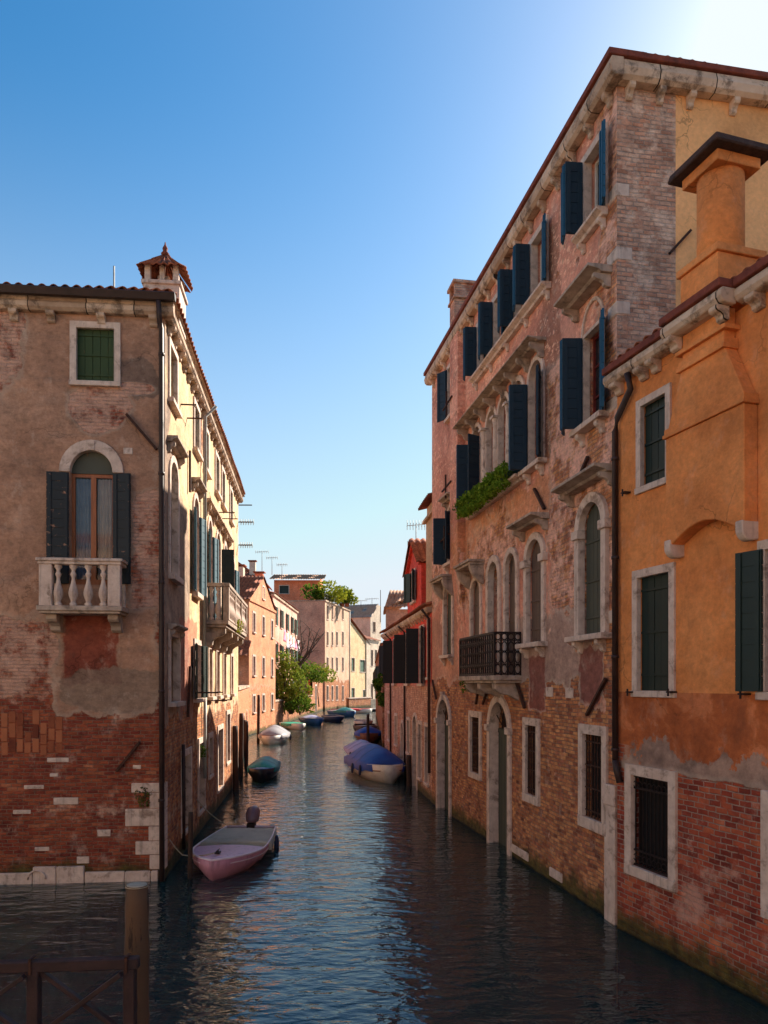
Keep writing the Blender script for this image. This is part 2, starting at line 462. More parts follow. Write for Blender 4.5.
def window(F, u0, u1, z0, z1, r=0.0, kind='glass', depth=.2, frame=.11, fproj=.04, fmat=None, sill=.12, sill_w=.12, sill_h=.1,
           consoles=False, hood=None, shut=(), wood=None, pane=None, grille=None, name='window', closed=None, closed_mat=None,
           inner=0.014, bars_mat=None, mull=(2, 3), far=False, niche=.28, keystone=False, glassfrac=0.0):
    F.ops.append((u0, u1, z0, z1, r))
    w = u1 - u0; h = z1 - z0; uc = (u0 + u1) / 2
    fmat = fmat or MT['stone']; wood = wood or MT['wood']; pane = pane or MT['glass']
    mb = MB()
    outl = arch_pts(-w / 2, w / 2, 0, h, r)
    hs = h - r
    if kind == 'glass':
        t = .055
        surround(mb, w, h, r, 0.0, depth - .03, depth + .03, inner=t)
        mb.box(-w / 2, w / 2, depth - .03, depth + .03, .0, t)
        if r > 0: mb.box(-w / 2, w / 2, depth - .035, depth + .03, hs - t / 2, hs + t / 2)
        nx, nz = mull
        for i in range(1, nx): x = -w / 2 + w * i / nx; mb.box(x - t * .55, x + t * .55, depth - .032, depth + .028, t, hs if r > 0 else h)
        for i in range(1, nz): zz = hs * i / nz; mb.box(-w / 2, w / 2, depth - .024, depth + .02, zz - .016, zz + .016)
        win = F.part(name, mb, wood, uc, 0, z0)
        p = MB(); p.poly([(a, depth + .005, b) for a, b in outl]); p.build('pane', pane, win)
    elif kind == 'closed':
        # closed plank shutters filling the opening
        n = max(2, round(w / .15)) if closed != 'h' else 2
        for i in range(n):
            x0 = -w / 2 + w * i / n + (.004 if i != n // 2 else .009); x1 = -w / 2 + w * (i + 1) / n - .004
            pts = [(x, depth - .02 * random.random() * .4) for x in (x0, x1)]
            def top(x):
                if r <= 0: return h
                q = max(0.0, 1 - (x / (w / 2)) ** 2); return hs + r * math.sqrt(q)
            y0 = depth - .012 + random.uniform(-.003, .003)
            hh0, hh1 = top(x0), top(x1)
            ncut = 5 if r > 0 else 1
            xs = [x0 + (x1 - x0) * k / ncut for k in range(ncut + 1)]
            poly = [(x0, 0), (x1, 0)] + [(x, top(x)) for x in reversed(xs)]
            mb.extr(poly, 'y', y0, y0 + .04)
        for zz in (h * .13, hs * .5, hs * .87):
            mb.box(-w / 2 + .02, w / 2 - .02, depth - .035, depth - .012, zz, zz + .035)
        win = F.part(name, mb, closed_mat or MT['green_shutter'], uc, 0, z0)
        p = MB(); p.poly([(a, depth + .045, b) for a, b in outl]); p.build('pane', MT['dark'], win)
    else:   # dark opening
        mb.poly([(a, depth + .06, b) for a, b in outl])
        win = F.part(name, mb, pane, uc, 0, z0)
    if frame:
        f = MB(); surround(f, w, h, r, frame, -fproj, .03 if niche < .1 else depth * .55, inner=inner)
        if keystone: f.box(-.07, .07, -fproj - .03, .0, h - .01, h + frame + .03)
        f.build('frame', fmat, win, bevel=.006 if not far else 0)
    if sill:
        f = MB(); f.box(-w / 2 - sill_w, w / 2 + sill_w, -sill, .14, -sill_h, -.001)
        if consoles:
            for x in (-w / 2, w / 2): console(f, x, .12, -sill_h, sill * .8, .22)
        f.build('sill', fmat, win, bevel=.008 if not far else 0)
    if hood:
        hz, hp, hw = hood[:3]
        f = MB(); cornice_prof(f, -w / 2 - hw, w / 2 + hw, h + hz, hp, .12)
        for x in (-w / 2 - hw + .1, w / 2 + hw - .1): console(f, x, .09, h + hz, hp * .7, .22)
        f.build('hood', MT['oldstone'], win, bevel=.006)
    for sh in shut:
        side, lw, ang, mat = sh[:4]
        add_shutter(win, side, w, hs if r > 0 else h, lw, ang, mat, y=-fproj - .02, fold=(sh[4] if len(sh) > 4 else None), boards='h' if not far else 'h', bh=.19 if not far else .6)
    if grille:
        g = MB(); nb, zs_, yy, rad = grille
        for i in range(nb):
            x = -w / 2 + w * (i + .5) / nb; g.tube([(x, yy, .01), (x, yy, (hs if r > 0 else h) - .01)], rad, 6, caps=False)
        for q in zs_: g.box(-w / 2, w / 2, yy - .012, yy + .012, h * q - .012, h * q + .012)
        g.build('grille', bars_mat or MT['iron'], win)
    return win

def tiles(mb, p0, p1, p2, p3, period=.22, amp=.045, rows=None, n=6, th=.02):
    """barrel tiles on a roof plane: p0-p1 eave, p3-p2 ridge"""
    p0, p1, p2, p3 = map(Vector, (p0, p1, p2, p3))
    L = (p1 - p0).length; S = (p3 - p0).length
    nrm = (p1 - p0).cross(p3 - p0).normalized()
    if nrm.z < 0: nrm = -nrm
    cols = max(2, int(L / period)) * n; rows = rows or max(1, int(S / .38))
    secs = []
    for j in range(rows):
        for e in (0, 1):
            v = (j + e) / rows; sec = []
            for i in range(cols + 1):
                q = i / cols
                a = p0.lerp(p1, q); b = p3.lerp(p2, q); P = a.lerp(b, v)
                hgt = abs(math.sin(math.pi * i / n)) * amp * 1.5 + (th if e == 0 else 0) + .012 * math.sin(i // n * 12.9 + j * 4.1)
                sec.append(P + nrm * hgt)
            secs.append(sec)
    mb.loft(secs, smooth=True)
# ------------------------------------------------------------------ materials
MT = {}
MT['stone'] = simple_mat('istrian_stone', rgb(190, 164, 148), rgb(222, 200, 184), 5, .8, .008, stain=rgb(120, 96, 82), stain_amt=.75, streaks=.5)
MT['oldstone'] = simple_mat('weathered_stone', rgb(144, 124, 110), rgb(196, 174, 156), 4, .85, .008, stain=rgb(78, 70, 62), stain_amt=.7, streaks=.5)
def cornice_mat():
    m = Mat('cornice_stone'); q = m.math('DIVIDE', m.add(m.x, m.mul(m.noise(m.sc(m.P, 1, 0, 0), .4, 2), .9)), 1.05); fx = m.math('FRACT', q); rnd = m.white(m.vec(m.math('FLOOR', q), 2.5, .5))
    j = m.ss(m.mn(fx, m.sub(1.0, fx)), .006, .014); nz = m.noise(m.P, 3, 7, .65)
    c = m.ramp(m.add(m.mul(nz, .6), m.mul(rnd, .4)), [(.3, rgb(164, 136, 114)), (.6, rgb(206, 178, 154)), (.8, rgb(222, 198, 176))])
    sn = m.noise(m.sc(m.P, 1, 1, 1, (3, 5, 1)), 3.2, 9, .72, .4); c = m.mix(m.mul(m.ss(sn, .48, .64), .75), c, rgb(84, 68, 58))
    c = m.mix(j, rgb(58, 48, 42), c)
    return m.finish(c, .85, m.add(m.mul(j, .012), m.mul(m.noise(m.P, 18, 6, .7), .012)), spec=.2)
MT['cornice'] = cornice_mat()
MT['glass'] = simple_mat('window_glass', rgb(28, 32, 36), rgb(40, 46, 50), 2, .12, 0, spec=.6)
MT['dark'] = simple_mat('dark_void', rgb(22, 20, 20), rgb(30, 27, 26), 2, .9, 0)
MT['wood'] = simple_mat('brown_joinery', rgb(92, 52, 34), rgb(120, 70, 44), 9, .5, .002)
MT['redwood'] = simple_mat('red_joinery', rgb(84, 30, 26), rgb(120, 44, 36), 9, .5, .002)
MT['whitewood'] = simple_mat('white_joinery', rgb(190, 186, 180), rgb(215, 210, 204), 9, .5, .002)
MT['iron'] = simple_mat('black_iron', rgb(34, 28, 28), rgb(56, 42, 38), 12, .6, .001, metallic=.3)
MT['rust'] = simple_mat('rusty_iron', rgb(40, 28, 24), rgb(84, 50, 36), 14, .8, .003)
MT['pipe'] = simple_mat('dark_pipe', rgb(46, 34, 32), rgb(66, 48, 44), 6, .5, .001)
MT['palepipe'] = simple_mat('grey_pipe', rgb(150, 150, 146), rgb(176, 176, 170), 6, .5, .001)
MT['tile'] = simple_mat('roof_tile', rgb(112, 58, 42), rgb(176, 106, 76), 5, .9, .01, stain=rgb(70, 56, 48), stain_amt=.6)
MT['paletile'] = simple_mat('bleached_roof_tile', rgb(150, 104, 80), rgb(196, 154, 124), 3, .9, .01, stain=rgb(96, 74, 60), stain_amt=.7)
MT['tileedge'] = simple_mat('tile_edge_brick', rgb(104, 52, 42), rgb(140, 74, 58), 6, .9, .01, stain=rgb(60, 40, 34), stain_amt=.5)
MT['skylit_blue_shutter'] = peel_mat('skylit_blue_shutter_paint', rgb(30, 80, 108), rgb(60, 66, 70), .3)  # sky light on the leaves is put into this paint colour
MT['shaded_blue_shutter'] = peel_mat('shaded_blue_shutter_paint', rgb(26, 46, 60), rgb(44, 46, 50), .25)  # same blue paint, darkened to stand for leaves in shade
MT['black_shutter'] = peel_mat('black_shutter_paint', rgb(36, 42, 46), rgb(150, 112, 90), .62, 5, (1, 1, 2.2))
MT['green_shutter'] = peel_mat('green_shutter_paint', rgb(50, 68, 34), rgb(96, 88, 58), .5)
MT['oldwood_shutter'] = peel_mat('bare_wood_shutter', rgb(98, 78, 68), rgb(60, 46, 40), .8, 5)
MT['greywood_shutter'] = peel_mat('grey_green_wood_shutter', rgb(74, 76, 66), rgb(112, 84, 70), .6, 5)
MT['dkgreen_shutter'] = peel_mat('dark_green_shutter_paint', rgb(28, 44, 40), rgb(34, 44, 42), .1, rough=.5)
MT['charcoal_shutter'] = peel_mat('charcoal_shutter_paint', rgb(36, 34, 36), rgb(46, 42, 42), .2)
MT['midgreen_shutter'] = peel_mat('mid_green_shutter_paint', rgb(64, 92, 74), rgb(50, 72, 60), .2)
MT['teal_shutter'] = peel_mat('teal_shutter_paint', rgb(58, 92, 104), rgb(90, 110, 112), .3)
MT['orange'] = simple_mat('orange_plaster', rgb(196, 114, 66), rgb(224, 146, 94), 1.9, .9, .01, stain=rgb(150, 84, 48), stain_amt=.6, streaks=.35)
MT['render_grey'] = simple_mat('grey_render', rgb(150, 130, 116), rgb(178, 156, 138), 2, .9, .006, stain=rgb(120, 98, 84), stain_amt=.5)
MT['brickchim'] = None

MT['grgreen'] = peel_mat('grey_green_shutter_paint', rgb(92, 112, 100), rgb(120, 120, 110), .4)
# --- left house, front
def b_l1front(m, x, z, P):
    pl = m.ramp(m.noise(P, .9, 6, .6, .3), [(.25, rgb(136, 104, 86)), (.5, rgb(168, 128, 104)), (.75, rgb(186, 148, 124))])
    # bands of older paint
    band = m.ss(m.noise(m.sc(P, .35, 1, 1.6, (4, 0, 2)), 1.4, 6, .6), .5, .7)
    pl = m.mix(m.mul(band, .5), pl, rgb(128, 108, 98))
    gp = m.ss(m.add(blob(m, x, z, 8.95, 10.15, .5, .4), m.mul(m.sub(m.noise(P, 2, 6), .5), 1.2)), -.05, .05)
    pl = m.mix(m.mul(gp, .7), pl, rgb(104, 90, 82))
    rp = boxf(m, x, z, 7.5, 8.6, 3.95, 5.5)
    nz = m.sub(m.noise(P, 2.4, 8, .65), .5)
    rm = m.ss(m.add(rp, m.mul(nz, .5)), -.03, .05)
    pl = m.mix(rm, pl, m.ramp(m.noise(P, 2.2, 7, .7), [(.3, rgb(112, 56, 44)), (.7, rgb(140, 76, 58))]))
    gp2 = m.ss(m.add(blob(m, x, z, 8.6, 3.85, 1.3, .5), m.mul(nz, .9)), .0, .1)
    pl = m.mix(m.mul(gp2, .75), pl, rgb(136, 116, 100))
    f = m.mx(m.sub(3.35, z), m.mul(m.mn(m.sub(7.35, x), m.sub(5.3, z)), 1.2), blob(m, x, z, 8.2, 9.55, .62, .5), blob(m, x, z, 8.9, 9.95, .4, .14), blob(m, x, z, 9.2, 12.6, .01, .01),
             m.mul(m.mn(m.sub(x, 8.85), m.sub(7.9, z), m.sub(z, 5.5)), 1.4), blob(m, x, z, 6.0, 11.0, .75, 1.3), m.mn(m.sub(x, 9.33), m.sub(6.5, z)))
    f = m.mn(f, m.mul(m.sub(0.0, m.mx(rp, m.mul(blob(m, x, z, 8.75, 4.3, .75, .75), .6))), 1.6))
    wm = m.add(m.mul(m.ss(z, 3.4, 4.1), .2), m.mul(m.mx(blob(m, x, z, 8.3, 1.4, 1.5, .5), 0.0), .14), -.11)
    return pl, f, wm
MT['l1front'] = wall_mat('left_house_front_wall', b_l1front, .205, .074, RED, rgb(150, 112, 92), wash=rgb(200, 160, 138), amp=.42, nscale=1.7, gain=1.02)
# --- left house, canal side
def b_l1canal(m, x, z, P):
    pl = m.ramp(m.noise(P, 1.0, 7, .6, .4), [(.25, rgb(176, 144, 108)), (.5, rgb(200, 170, 130)), (.75, rgb(214, 188, 150))])
    near = m.ss(m.add(m.sub(3.2, x), m.mul(m.sub(m.noise(P, .9, 6), .5), 3), m.mul(m.ss(z, 7.5, 9.5), -3)), -.2, .3)
    pl = m.mix(near, pl, m.ramp(m.noise(P, 2, 6), [(.3, rgb(118, 98, 84)), (.7, rgb(156, 130, 110))]))
    pk = m.ss(m.add(boxf(m, x, z, 1.8, 4.4, 2.2, 5.6), m.mul(m.sub(m.noise(P, 1.6, 6), .5), 1)), 0, .1)
    pl = m.mix(m.mul(pk, .7), pl, rgb(150, 84, 66))
    nz = m.ss(m.noise(P, 1.9, 8, .68), .58, .64)
    pl = m.mix(m.mul(nz, .55), pl, rgb(148, 122, 98))
    f = m.mx(m.mul(m.sub(3.2, z), .5), m.sub(m.mul(m.ss(m.noise(P, .6, 4), .5, .7), 1.0), .95), blob(m, x, z, 4.6, 10.6, 1.0, .8))
    return pl, f, None
MT['l1canal'] = wall_mat('left_house_canal_wall', b_l1canal, .21, .074, BROWNRED, rgb(150, 122, 96), wash=rgb(196, 166, 132), washamt=.45, amp=.9, nscale=.9)
# --- tall palace, canal side (u = 0 far .. 12.77 near)
def b_r1(m, x, z, P):
    pl = m.ramp(m.noise(P, .8, 7, .6, .4), [(.25, rgb(156, 100, 82)), (.5, rgb(184, 126, 106)), (.75, rgb(204, 152, 130))])
    dk = m.ss(m.add(blob(m, x, z, 9.9, 10.8, .8, 2.8), m.mul(m.sub(m.noise(P, .9, 7, .65), .5), 2.2)), .1, .25)
    pl = m.mix(m.mul(dk, .85), pl, rgb(140, 96, 78))
    # small flaked specks
    sp = m.ss(m.add(m.noise(m.sc(P, 1, 1, 1.8), 6.0, 7, .75), m.mul(m.sub(m.noise(P, .7, 3), .5), .25)), .55, .60)
    spm = m.ss(m.add(m.sub(z, 5.6), m.mul(m.sub(m.noise(P, .6, 3), .5), 4)), .2, 1.2)
    pl = m.mix(m.mul(sp, spm), pl, rgb(206, 160, 134))
    g = m.ss(m.add(m.mn(m.mul(boxf(m, x, z, 7.0, 12.4, 3.7, 5.6), 1), 1.0), m.mul(m.sub(m.noise(P, .9, 8, .62), .5), 1.5)), .0, .1)
    pl = m.mix(m.mul(g, .85), pl, m.ramp(m.noise(P, 1.6, 7), [(.3, rgb(112, 94, 86)), (.7, rgb(158, 134, 120))]))
    g2 = m.ss(m.add(m.mn(m.sub(3.2, x), m.sub(6.2, z)), m.mul(m.sub(m.noise(P, .9, 6), .5), 1.2)), .0, .1)
    pl = m.mix(m.mul(g2, .5), pl, rgb(148, 112, 92))
    oc = m.ss(m.add(m.mul(boxf(m, x, z, 3.0, 10.2, 6.9, 8.5), .6), m.mul(m.sub(m.noise(P, .9, 8), .5), 1.2)), .05, .12)
    pl = m.mix(m.mul(oc, .6), pl, rgb(176, 118, 76))
    redp = m.mx(boxf(m, x, z, 8.75, 9.75, 3.4, 4.6), boxf(m, x, z, 11.3, 12.3, 3.6, 4.6))
    rp = m.ss(m.add(redp, m.mul(m.sub(m.noise(P, 2, 6), .5), .6)), 0, .06)
    pl = m.mix(m.mul(rp, .8), pl, rgb(112, 58, 50))
    f = m.mx(m.mul(m.sub(4.05, z), 1.3), m.mul(boxf(m, x, z, 9.9, 13.5, 5.3, 10.2), 1.1), m.mul(m.sub(x, 12.05), 1.0), m.mul(boxf(m, x, z, 3.9, 7.8, 6.7, 8.1), .45), blob(m, x, z, .6, 7.5, .8, 1.1), m.sub(m.mul(m.ss(m.noise(P, 1.5, 3), .5, .7), 1.2), 1.0))
    f = m.mn(f, m.mul(m.sub(0.0, redp), 2.0))
    wm = m.add(m.mul(m.ss(z, 4.4, 5.2), .175), -.14)
    return pl, f, wm
R1PAL = [(0, rgb(84, 50, 42)), (.2, rgb(128, 76, 56)), (.4, rgb(160, 102, 68)), (.6, rgb(184, 130, 86)), (.75, rgb(156, 92, 66)), (.9, rgb(122, 84, 72)), (1, rgb(92, 68, 60))]
MT['r1canal'] = wall_mat('palace_canal_wall', b_r1, .205, .072, R1PAL, rgb(144, 110, 90), gain=1.38, wash=rgb(212, 166, 146), amp=.95, nscale=.85, seed=3.0)
def b_r1end(m, x, z, P):
    pl = m.ramp(m.noise(P, 2, 6), [(.3, rgb(128, 112, 104)), (.7, rgb(160, 140, 128))])
    f = m.add(.55, m.mul(m.ss(m.noise(P, .8, 3), .5, .8), -.8))
    wm = m.add(m.mul(m.ss(x, .0, .35), .08), -.08)
    return pl, f, wm
MT['r1end'] = wall_mat('palace_end_wall', b_r1end, .205, .074, GREYP, rgb(176, 152, 136), wash=rgb(204, 176, 156), amp=.9, nscale=1.1, seed=9.0, algae=False)
def b_yellow(m, x, z, P):
    pl = m.ramp(m.noise(P, .7, 7, .6, .4), [(.25, rgb(214, 158, 104)), (.5, rgb(224, 168, 114)), (.75, rgb(230, 176, 124))])
    return pl, m.add(-3.0, m.mul(x, 0.0)), None
MT['yellow'] = wall_mat('yellow_plaster_wall', b_yellow, grimy=.15, amp=.2, algae=False)
# --- orange house (u = 0 far .. near)
def b_orange(m, x, z, P):
    pl = m.ramp(m.noise(P, .9, 6, .6, .3), [(.25, rgb(188, 112, 62)), (.5, rgb(206, 130, 74)), (.75, rgb(216, 144, 88))])
    low = m.ss(m.sub(3.86, z), -.004, .006)
    pl2 = m.ramp(m.noise(P, 1.6, 8, .65, .5), [(.32, rgb(138, 74, 42)), (.5, rgb(168, 92, 52)), (.56, rgb(186, 112, 72)), (.75, rgb(176, 98, 56))])
    gy = m.ss(m.add(m.sub(3.0, z), m.mul(m.sub(m.noise(P, 1.1, 8, .66), .5), 2.2)), -.02, .05)
    pl2 = m.mix(gy, pl2, m.ramp(m.noise(P, 3, 7), [(.35, rgb(118, 96, 86)), (.6, rgb(160, 130, 114))]))
    pl = m.mix(low, pl, pl2)
    f = m.mx(m.mul(m.sub(2.68, z), 1.6), m.mul(m.sub(m.sub(.22, x), m.mul(m.ss(z, 3, 3.2), 9)), .5))
    wm = m.add(m.mul(m.mx(blob(m, x, z, 1.9, .9, 1.7, .9), 0.0), .2), -.13)
    return pl, f, wm
MT['owall'] = wall_mat('orange_house_wall', b_orange, .215, .078, [(0, rgb(96, 38, 32)), (.4, rgb(142, 62, 46)), (.7, rgb(166, 84, 58)), (1, rgb(188, 114, 80))], rgb(176, 148, 132), wash=rgb(182, 136, 118), amp=.2, nscale=1.6, seed=5, grimy=.5)
def gen_wall(name, a, b, c, base=1.5, amp=.8, pal=BROWNRED, mortar=rgb(160, 132, 108), seed=0., patches=.0, algae=True, brick=False, wash=None):
    def f_(m, x, z, P):
        pl = m.ramp(m.noise(P, .6, 7, .6, .4), [(.25, a), (.5, b), (.75, c)])
        if brick: return pl, m.add(1.0, m.mul(x, 0.0)), None
        f = m.mx(m.mul(m.sub(base, z), .8), m.sub(m.mul(m.ss(m.noise(P, .5, 4), .5, .75), 1.2), 1.15 - patches))
        return pl, f, None
    return wall_mat(name, f_, .21, .075, pal, mortar, wash=wash, washamt=.42, amp=amp, nscale=.7, seed=seed, algae=algae)
MT['redwall'] = gen_wall('red_house_wall', rgb(186, 58, 46), rgb(200, 70, 56), rgb(208, 86, 70), 3.9, .12, PALE, rgb(170, 130, 108), 2, -.6, wash=rgb(204, 160, 134))
MT['tanwall'] = gen_wall('tan_house_wall', rgb(150, 118, 94), rgb(172, 138, 110), rgb(186, 152, 122), 1.0, .5, seed=4, algae=False)
MT['h1wall'] = gen_wall('gable_house_wall', rgb(176, 112, 78), rgb(194, 128, 92), rgb(204, 144, 110), 3.6, 1.0, [(0, rgb(160, 92, 62)), (.5, rgb(200, 130, 90)), (1, rgb(214, 156, 116))], rgb(204, 164, 130), 6, .1)
MT['h2wall'] = gen_wall('pink_terrace_wall', rgb(196, 138, 118), rgb(210, 156, 136), rgb(220, 172, 152), 2.0, .8, seed=7)
MT['h3side'] = gen_wall('corner_house_side_wall', rgb(166, 124, 104), rgb(182, 140, 118), rgb(194, 154, 130), .5, .5, seed=8, patches=-.4)
MT['h3wall'] = gen_wall('corner_house_canal_wall', rgb(172, 136, 110), rgb(188, 152, 126), rgb(200, 168, 142), 4.5, 1.4, seed=11, patches=.15)
MT['cream'] = gen_wall('cream_house_wall', rgb(184, 156, 116), rgb(196, 168, 128), rgb(204, 180, 144), .5, .4, seed=12, patches=-.5)
MT['whitewall'] = gen_wall('white_house_wall', rgb(178, 158, 138), rgb(192, 174, 154), rgb(200, 184, 166), .5, .4, seed=13, patches=-.5)
MT['pinkwall'] = gen_wall('pale_pink_house_wall', rgb(196, 150, 130), rgb(210, 166, 146), rgb(220, 180, 160), .5, .5, seed=14, patches=-.4)
MT['orangered'] = gen_wall('orange_red_house_wall', rgb(196, 104, 72), rgb(208, 118, 84), rgb(216, 130, 96), .5, .4, seed=15, patches=-.5)
MT['brickwall'] = gen_wall('garden_brick_wall', rgb(150, 110, 90), rgb(150, 110, 90), rgb(150, 110, 90), 9, .6, BROWNRED, rgb(160, 130, 106), 16, brick=True, wash=rgb(190, 160, 130))
MT['brickpart'] = gen_wall('chimney_brick', rgb(150, 110, 90), rgb(150, 110, 90), rgb(150, 110, 90), 9, .6, PALE, rgb(160, 136, 118), 17, brick=True, algae=False, wash=rgb(190, 160, 140))

def chimney_box(F, u, y, w, d, z0, z1, mat, cap=None, name='chimney'):
    mb = MB(); mb.box(u - w / 2, u + w / 2, y - d / 2, y + d / 2, z0, z1)
    o = F.part(name, mb, mat, bevel=.01)
    if cap == 'slab':
        c = MB(); c.box(u - w * .7, u + w * .7, y - d * .7, y + d * .7, z1 + .12, z1 + .2)
        for sx in (-1, 1):
            for sy in (-1, 1): c.box(u + sx * w * .38 - .05, u + sx * w * .38 + .05, y + sy * d * .38 - .05, y + sy * d * .38 + .05, z1 - .01, z1 + .13)
        q = c.build('cap', MT['tile'], o); 
    return o

def upr_mat():
    m = Mat('upright_bricks'); oi = m.n('ShaderNodeObjectInfo'); c = m.ramp(m.add(m.mul(oi.outputs['Random'], .7), m.mul(m.noise(m.P, 5, 6), .5)), [(.2, rgb(96, 46, 36)), (.5, rgb(146, 84, 58)), (.8, rgb(170, 104, 72))])
    return m.finish(c, .9, m.mul(m.noise(m.P, 20, 6), .01), spec=.2)
# ================================================================== LEFT HOUSE
H = 11.5
lc = Vector((-4.45, 15.43))
dcan = Vector((-0.096, 1)).normalized(); dfr = Vector((dcan.y, -dcan.x))
FL = Facade(lc - dfr * 9.5, dfr, 9.5, name='plaster_corner_house', label='brown plaster and brick corner house on the left with a small stone balcony', cat='house')
FC = Facade(lc, dcan, 15.6, root=FL)
# front windows
uu = lambda px, F=FL: F.u(px)
w1 = window(FL, uu(76), uu(115), FL.z(95, 382), FL.z(95, 328), kind='closed', closed_mat=MT['green_shutter'], frame=.115, sill=.09, depth=.09)
ua, ub = uu(69.5), uu(113.5)
zf = 5.98
FL.ops.append((ua, ub, zf, FL.z(91, 450), .45))
wd = ub - ua; hd = FL.z(91, 450) - zf; hs = hd - .45
mb = MB(); t = .05
for x in (-wd / 2 + .03, wd / 2 - .03): mb.box(x - .035, x + .035, .15, .21, 0, hs)
mb.box(-wd / 2, wd / 2, .148, .212, hs - .07, hs); mb.box(-wd / 2, wd / 2, .148, .212, 0, .12)
mb.box(-.05, .05, .14, .205, .12, hs - .07)
door = FL.part('balcony_door', mb, simple_mat('varnished_door', rgb(140, 82, 50), rgb(166, 100, 62), 7, .4, .002, stretch=(3, 3, .4)), (ua + ub) / 2, 0, zf)
p = MB(); p.poly([(-wd / 2, .185, 0), (wd / 2, .185, 0), (wd / 2, .185, hs), (-wd / 2, .185, hs)])
gm = bpy.data.materials.new('clear_glass'); gm.use_nodes = True
nt = gm.node_tree; nt.nodes.clear()
_o = nt.nodes.new('ShaderNodeOutputMaterial'); _m = nt.nodes.new('ShaderNodeMixShader'); _t = nt.nodes.new('ShaderNodeBsdfTransparent'); _g = nt.nodes.new('ShaderNodeBsdfGlossy'); _f = nt.nodes.new('ShaderNodeFresnel')
_t.inputs[0].default_value = (.8, .82, .82, 1); _g.inputs['Roughness'].default_value = .04; _f.inputs[0].default_value = 1.5
nt.links.new(_f.outputs[0], _m.inputs[0]); nt.links.new(_t.outputs[0], _m.inputs[1]); nt.links.new(_g.outputs[0], _m.inputs[2]); nt.links.new(_m.outputs[0], _o.inputs[0])
MT['clear'] = gm
p.build('pane', gm, door)
# curtains with folds
for x0, x1, cm, nm in ((-wd / 2 + .05, -.06, simple_mat('blue_curtain', rgb(110, 120, 142), rgb(140, 150, 168), 3, .9), 'curtain'), (.06, wd / 2 - .05, simple_mat('beige_curtain', rgb(176, 160, 152), rgb(200, 184, 174), 3, .9), 'curtain')):
    secs = []
    for j in range(16):
        z = .12 + (hs - .2) * j / 15; sec = []
        for i in range(25):
            q = i / 24
            sec.append((x0 + (x1 - x0) * q, .235 + .02 * math.sin(q * 30 + 1.2 * math.sin(j * .5)) + .008 * math.sin(j * 1.7 + q * 9), z))
        secs.append(sec)
    c = MB(); c.loft(secs); c.build(nm, cm, door)
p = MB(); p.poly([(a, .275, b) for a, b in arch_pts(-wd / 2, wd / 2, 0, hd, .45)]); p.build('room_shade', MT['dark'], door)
mb = MB(); pts = arch_pts(-wd / 2 + .001, wd / 2 - .001, hs, hd - .001, .449)[2:]
mb.extr([(a, b) for a, b in pts], 'y', .12, .17)
mb.build('lunette', MT['greywood_shutter'], door)
mb = MB(); a = arch_path(wd, hd, .45, -.012)[1:-1]; b = arch_path(wd, hd, .45, .2)[1:-1]
mb.loft([[(p_[0], -.04, p_[1]), (q_[0], -.04, q_[1]), (q_[0], .1, q_[1]), (p_[0], .1, p_[1])] for p_, q_ in zip(a, b)], closed=True, smooth=False, caps=True)
mb.box(-.07, .07, -.06, .05, hd - .012, hd + .17)
mb.build('arch_trim', MT['stone'], door, bevel=.006)
add_shutter(door, 'l', wd + .0, hs - .02, .42, 175, MT['black_shutter'], y=-.045)
add_shutter(door, 'r', wd, hs - .02, .36, 172, MT['black_shutter'], y=-.045)
# balcony
bu0, bu1 = uu(48.5), uu(127); pr = .55
bm_ = MB()
bm_.box(bu0 - .04, bu1 + .04, -pr - .04, .1, 5.40, 5.50); bm_.box(bu0, bu1, -pr, .1, 5.35, 5.40)
bal = FL.part('balcony', bm_, MT['oldstone'], bevel=.012)
mb = MB(); mb.box(bu0 - .05, bu1 + .05, -pr - .05, -pr + .2, 6.36, 6.42); mb.box(bu0 - .02, bu1 + .02, -pr - .02, -pr + .17, 6.30, 6.36)
for a_, b_ in ((bu0 - .05, bu0 + .19), (bu1 - .19, bu1 + .05)): mb.box(a_, b_, -pr + .2, .02, 6.36, 6.42); mb.box(a_ + .03, b_ - .03, -pr + .17, .02, 6.30, 6.36)
mb.build('handrail', MT['stone'], bal, bevel=.01)
mb = MB()
for x in (bu0 + .12, bu1 - .12): mb.box(x - .12, x + .12, -pr + .0, -pr + .15, 5.5, 6.30); mb.box(x - .1, x + .1, -.07, .02, 5.5, 6.3)
mb.build('pedestal', MT['stone'], bal, bevel=.008, split=True)
BAL = [(.062, 0), (.07, .02), (.07, .05), (.045, .07), (.05, .10), (.086, .2), (.09, .26), (.075, .34), (.045, .44), (.032, .52), (.036, .56), (.055, .6), (.055, .63), (.034, .66), (.036, .7), (.07, .75), (.07, .8)]
proto = None
for i in range(4):
    x = bu0 + .34 + (bu1 - bu0 - .68) * (i + .0) / 3
    if proto is None:
        m_ = MB(); m_.lathe(BAL, (0, 0, 0), 16); proto = m_.build('baluster', MT['stone'], bal, T(x, -pr + .08, 5.5))
    else:
        c = proto.copy(); COL.objects.link(c); c.matrix_local = T(x, -pr + .08, 5.5)
for x in (bu0 + .18, bu1 - .18):
    m_ = MB(); console(m_, x, .2, 5.35, .42, .34, .02); m_.build('console', MT['oldstone'], bal, bevel=.01)
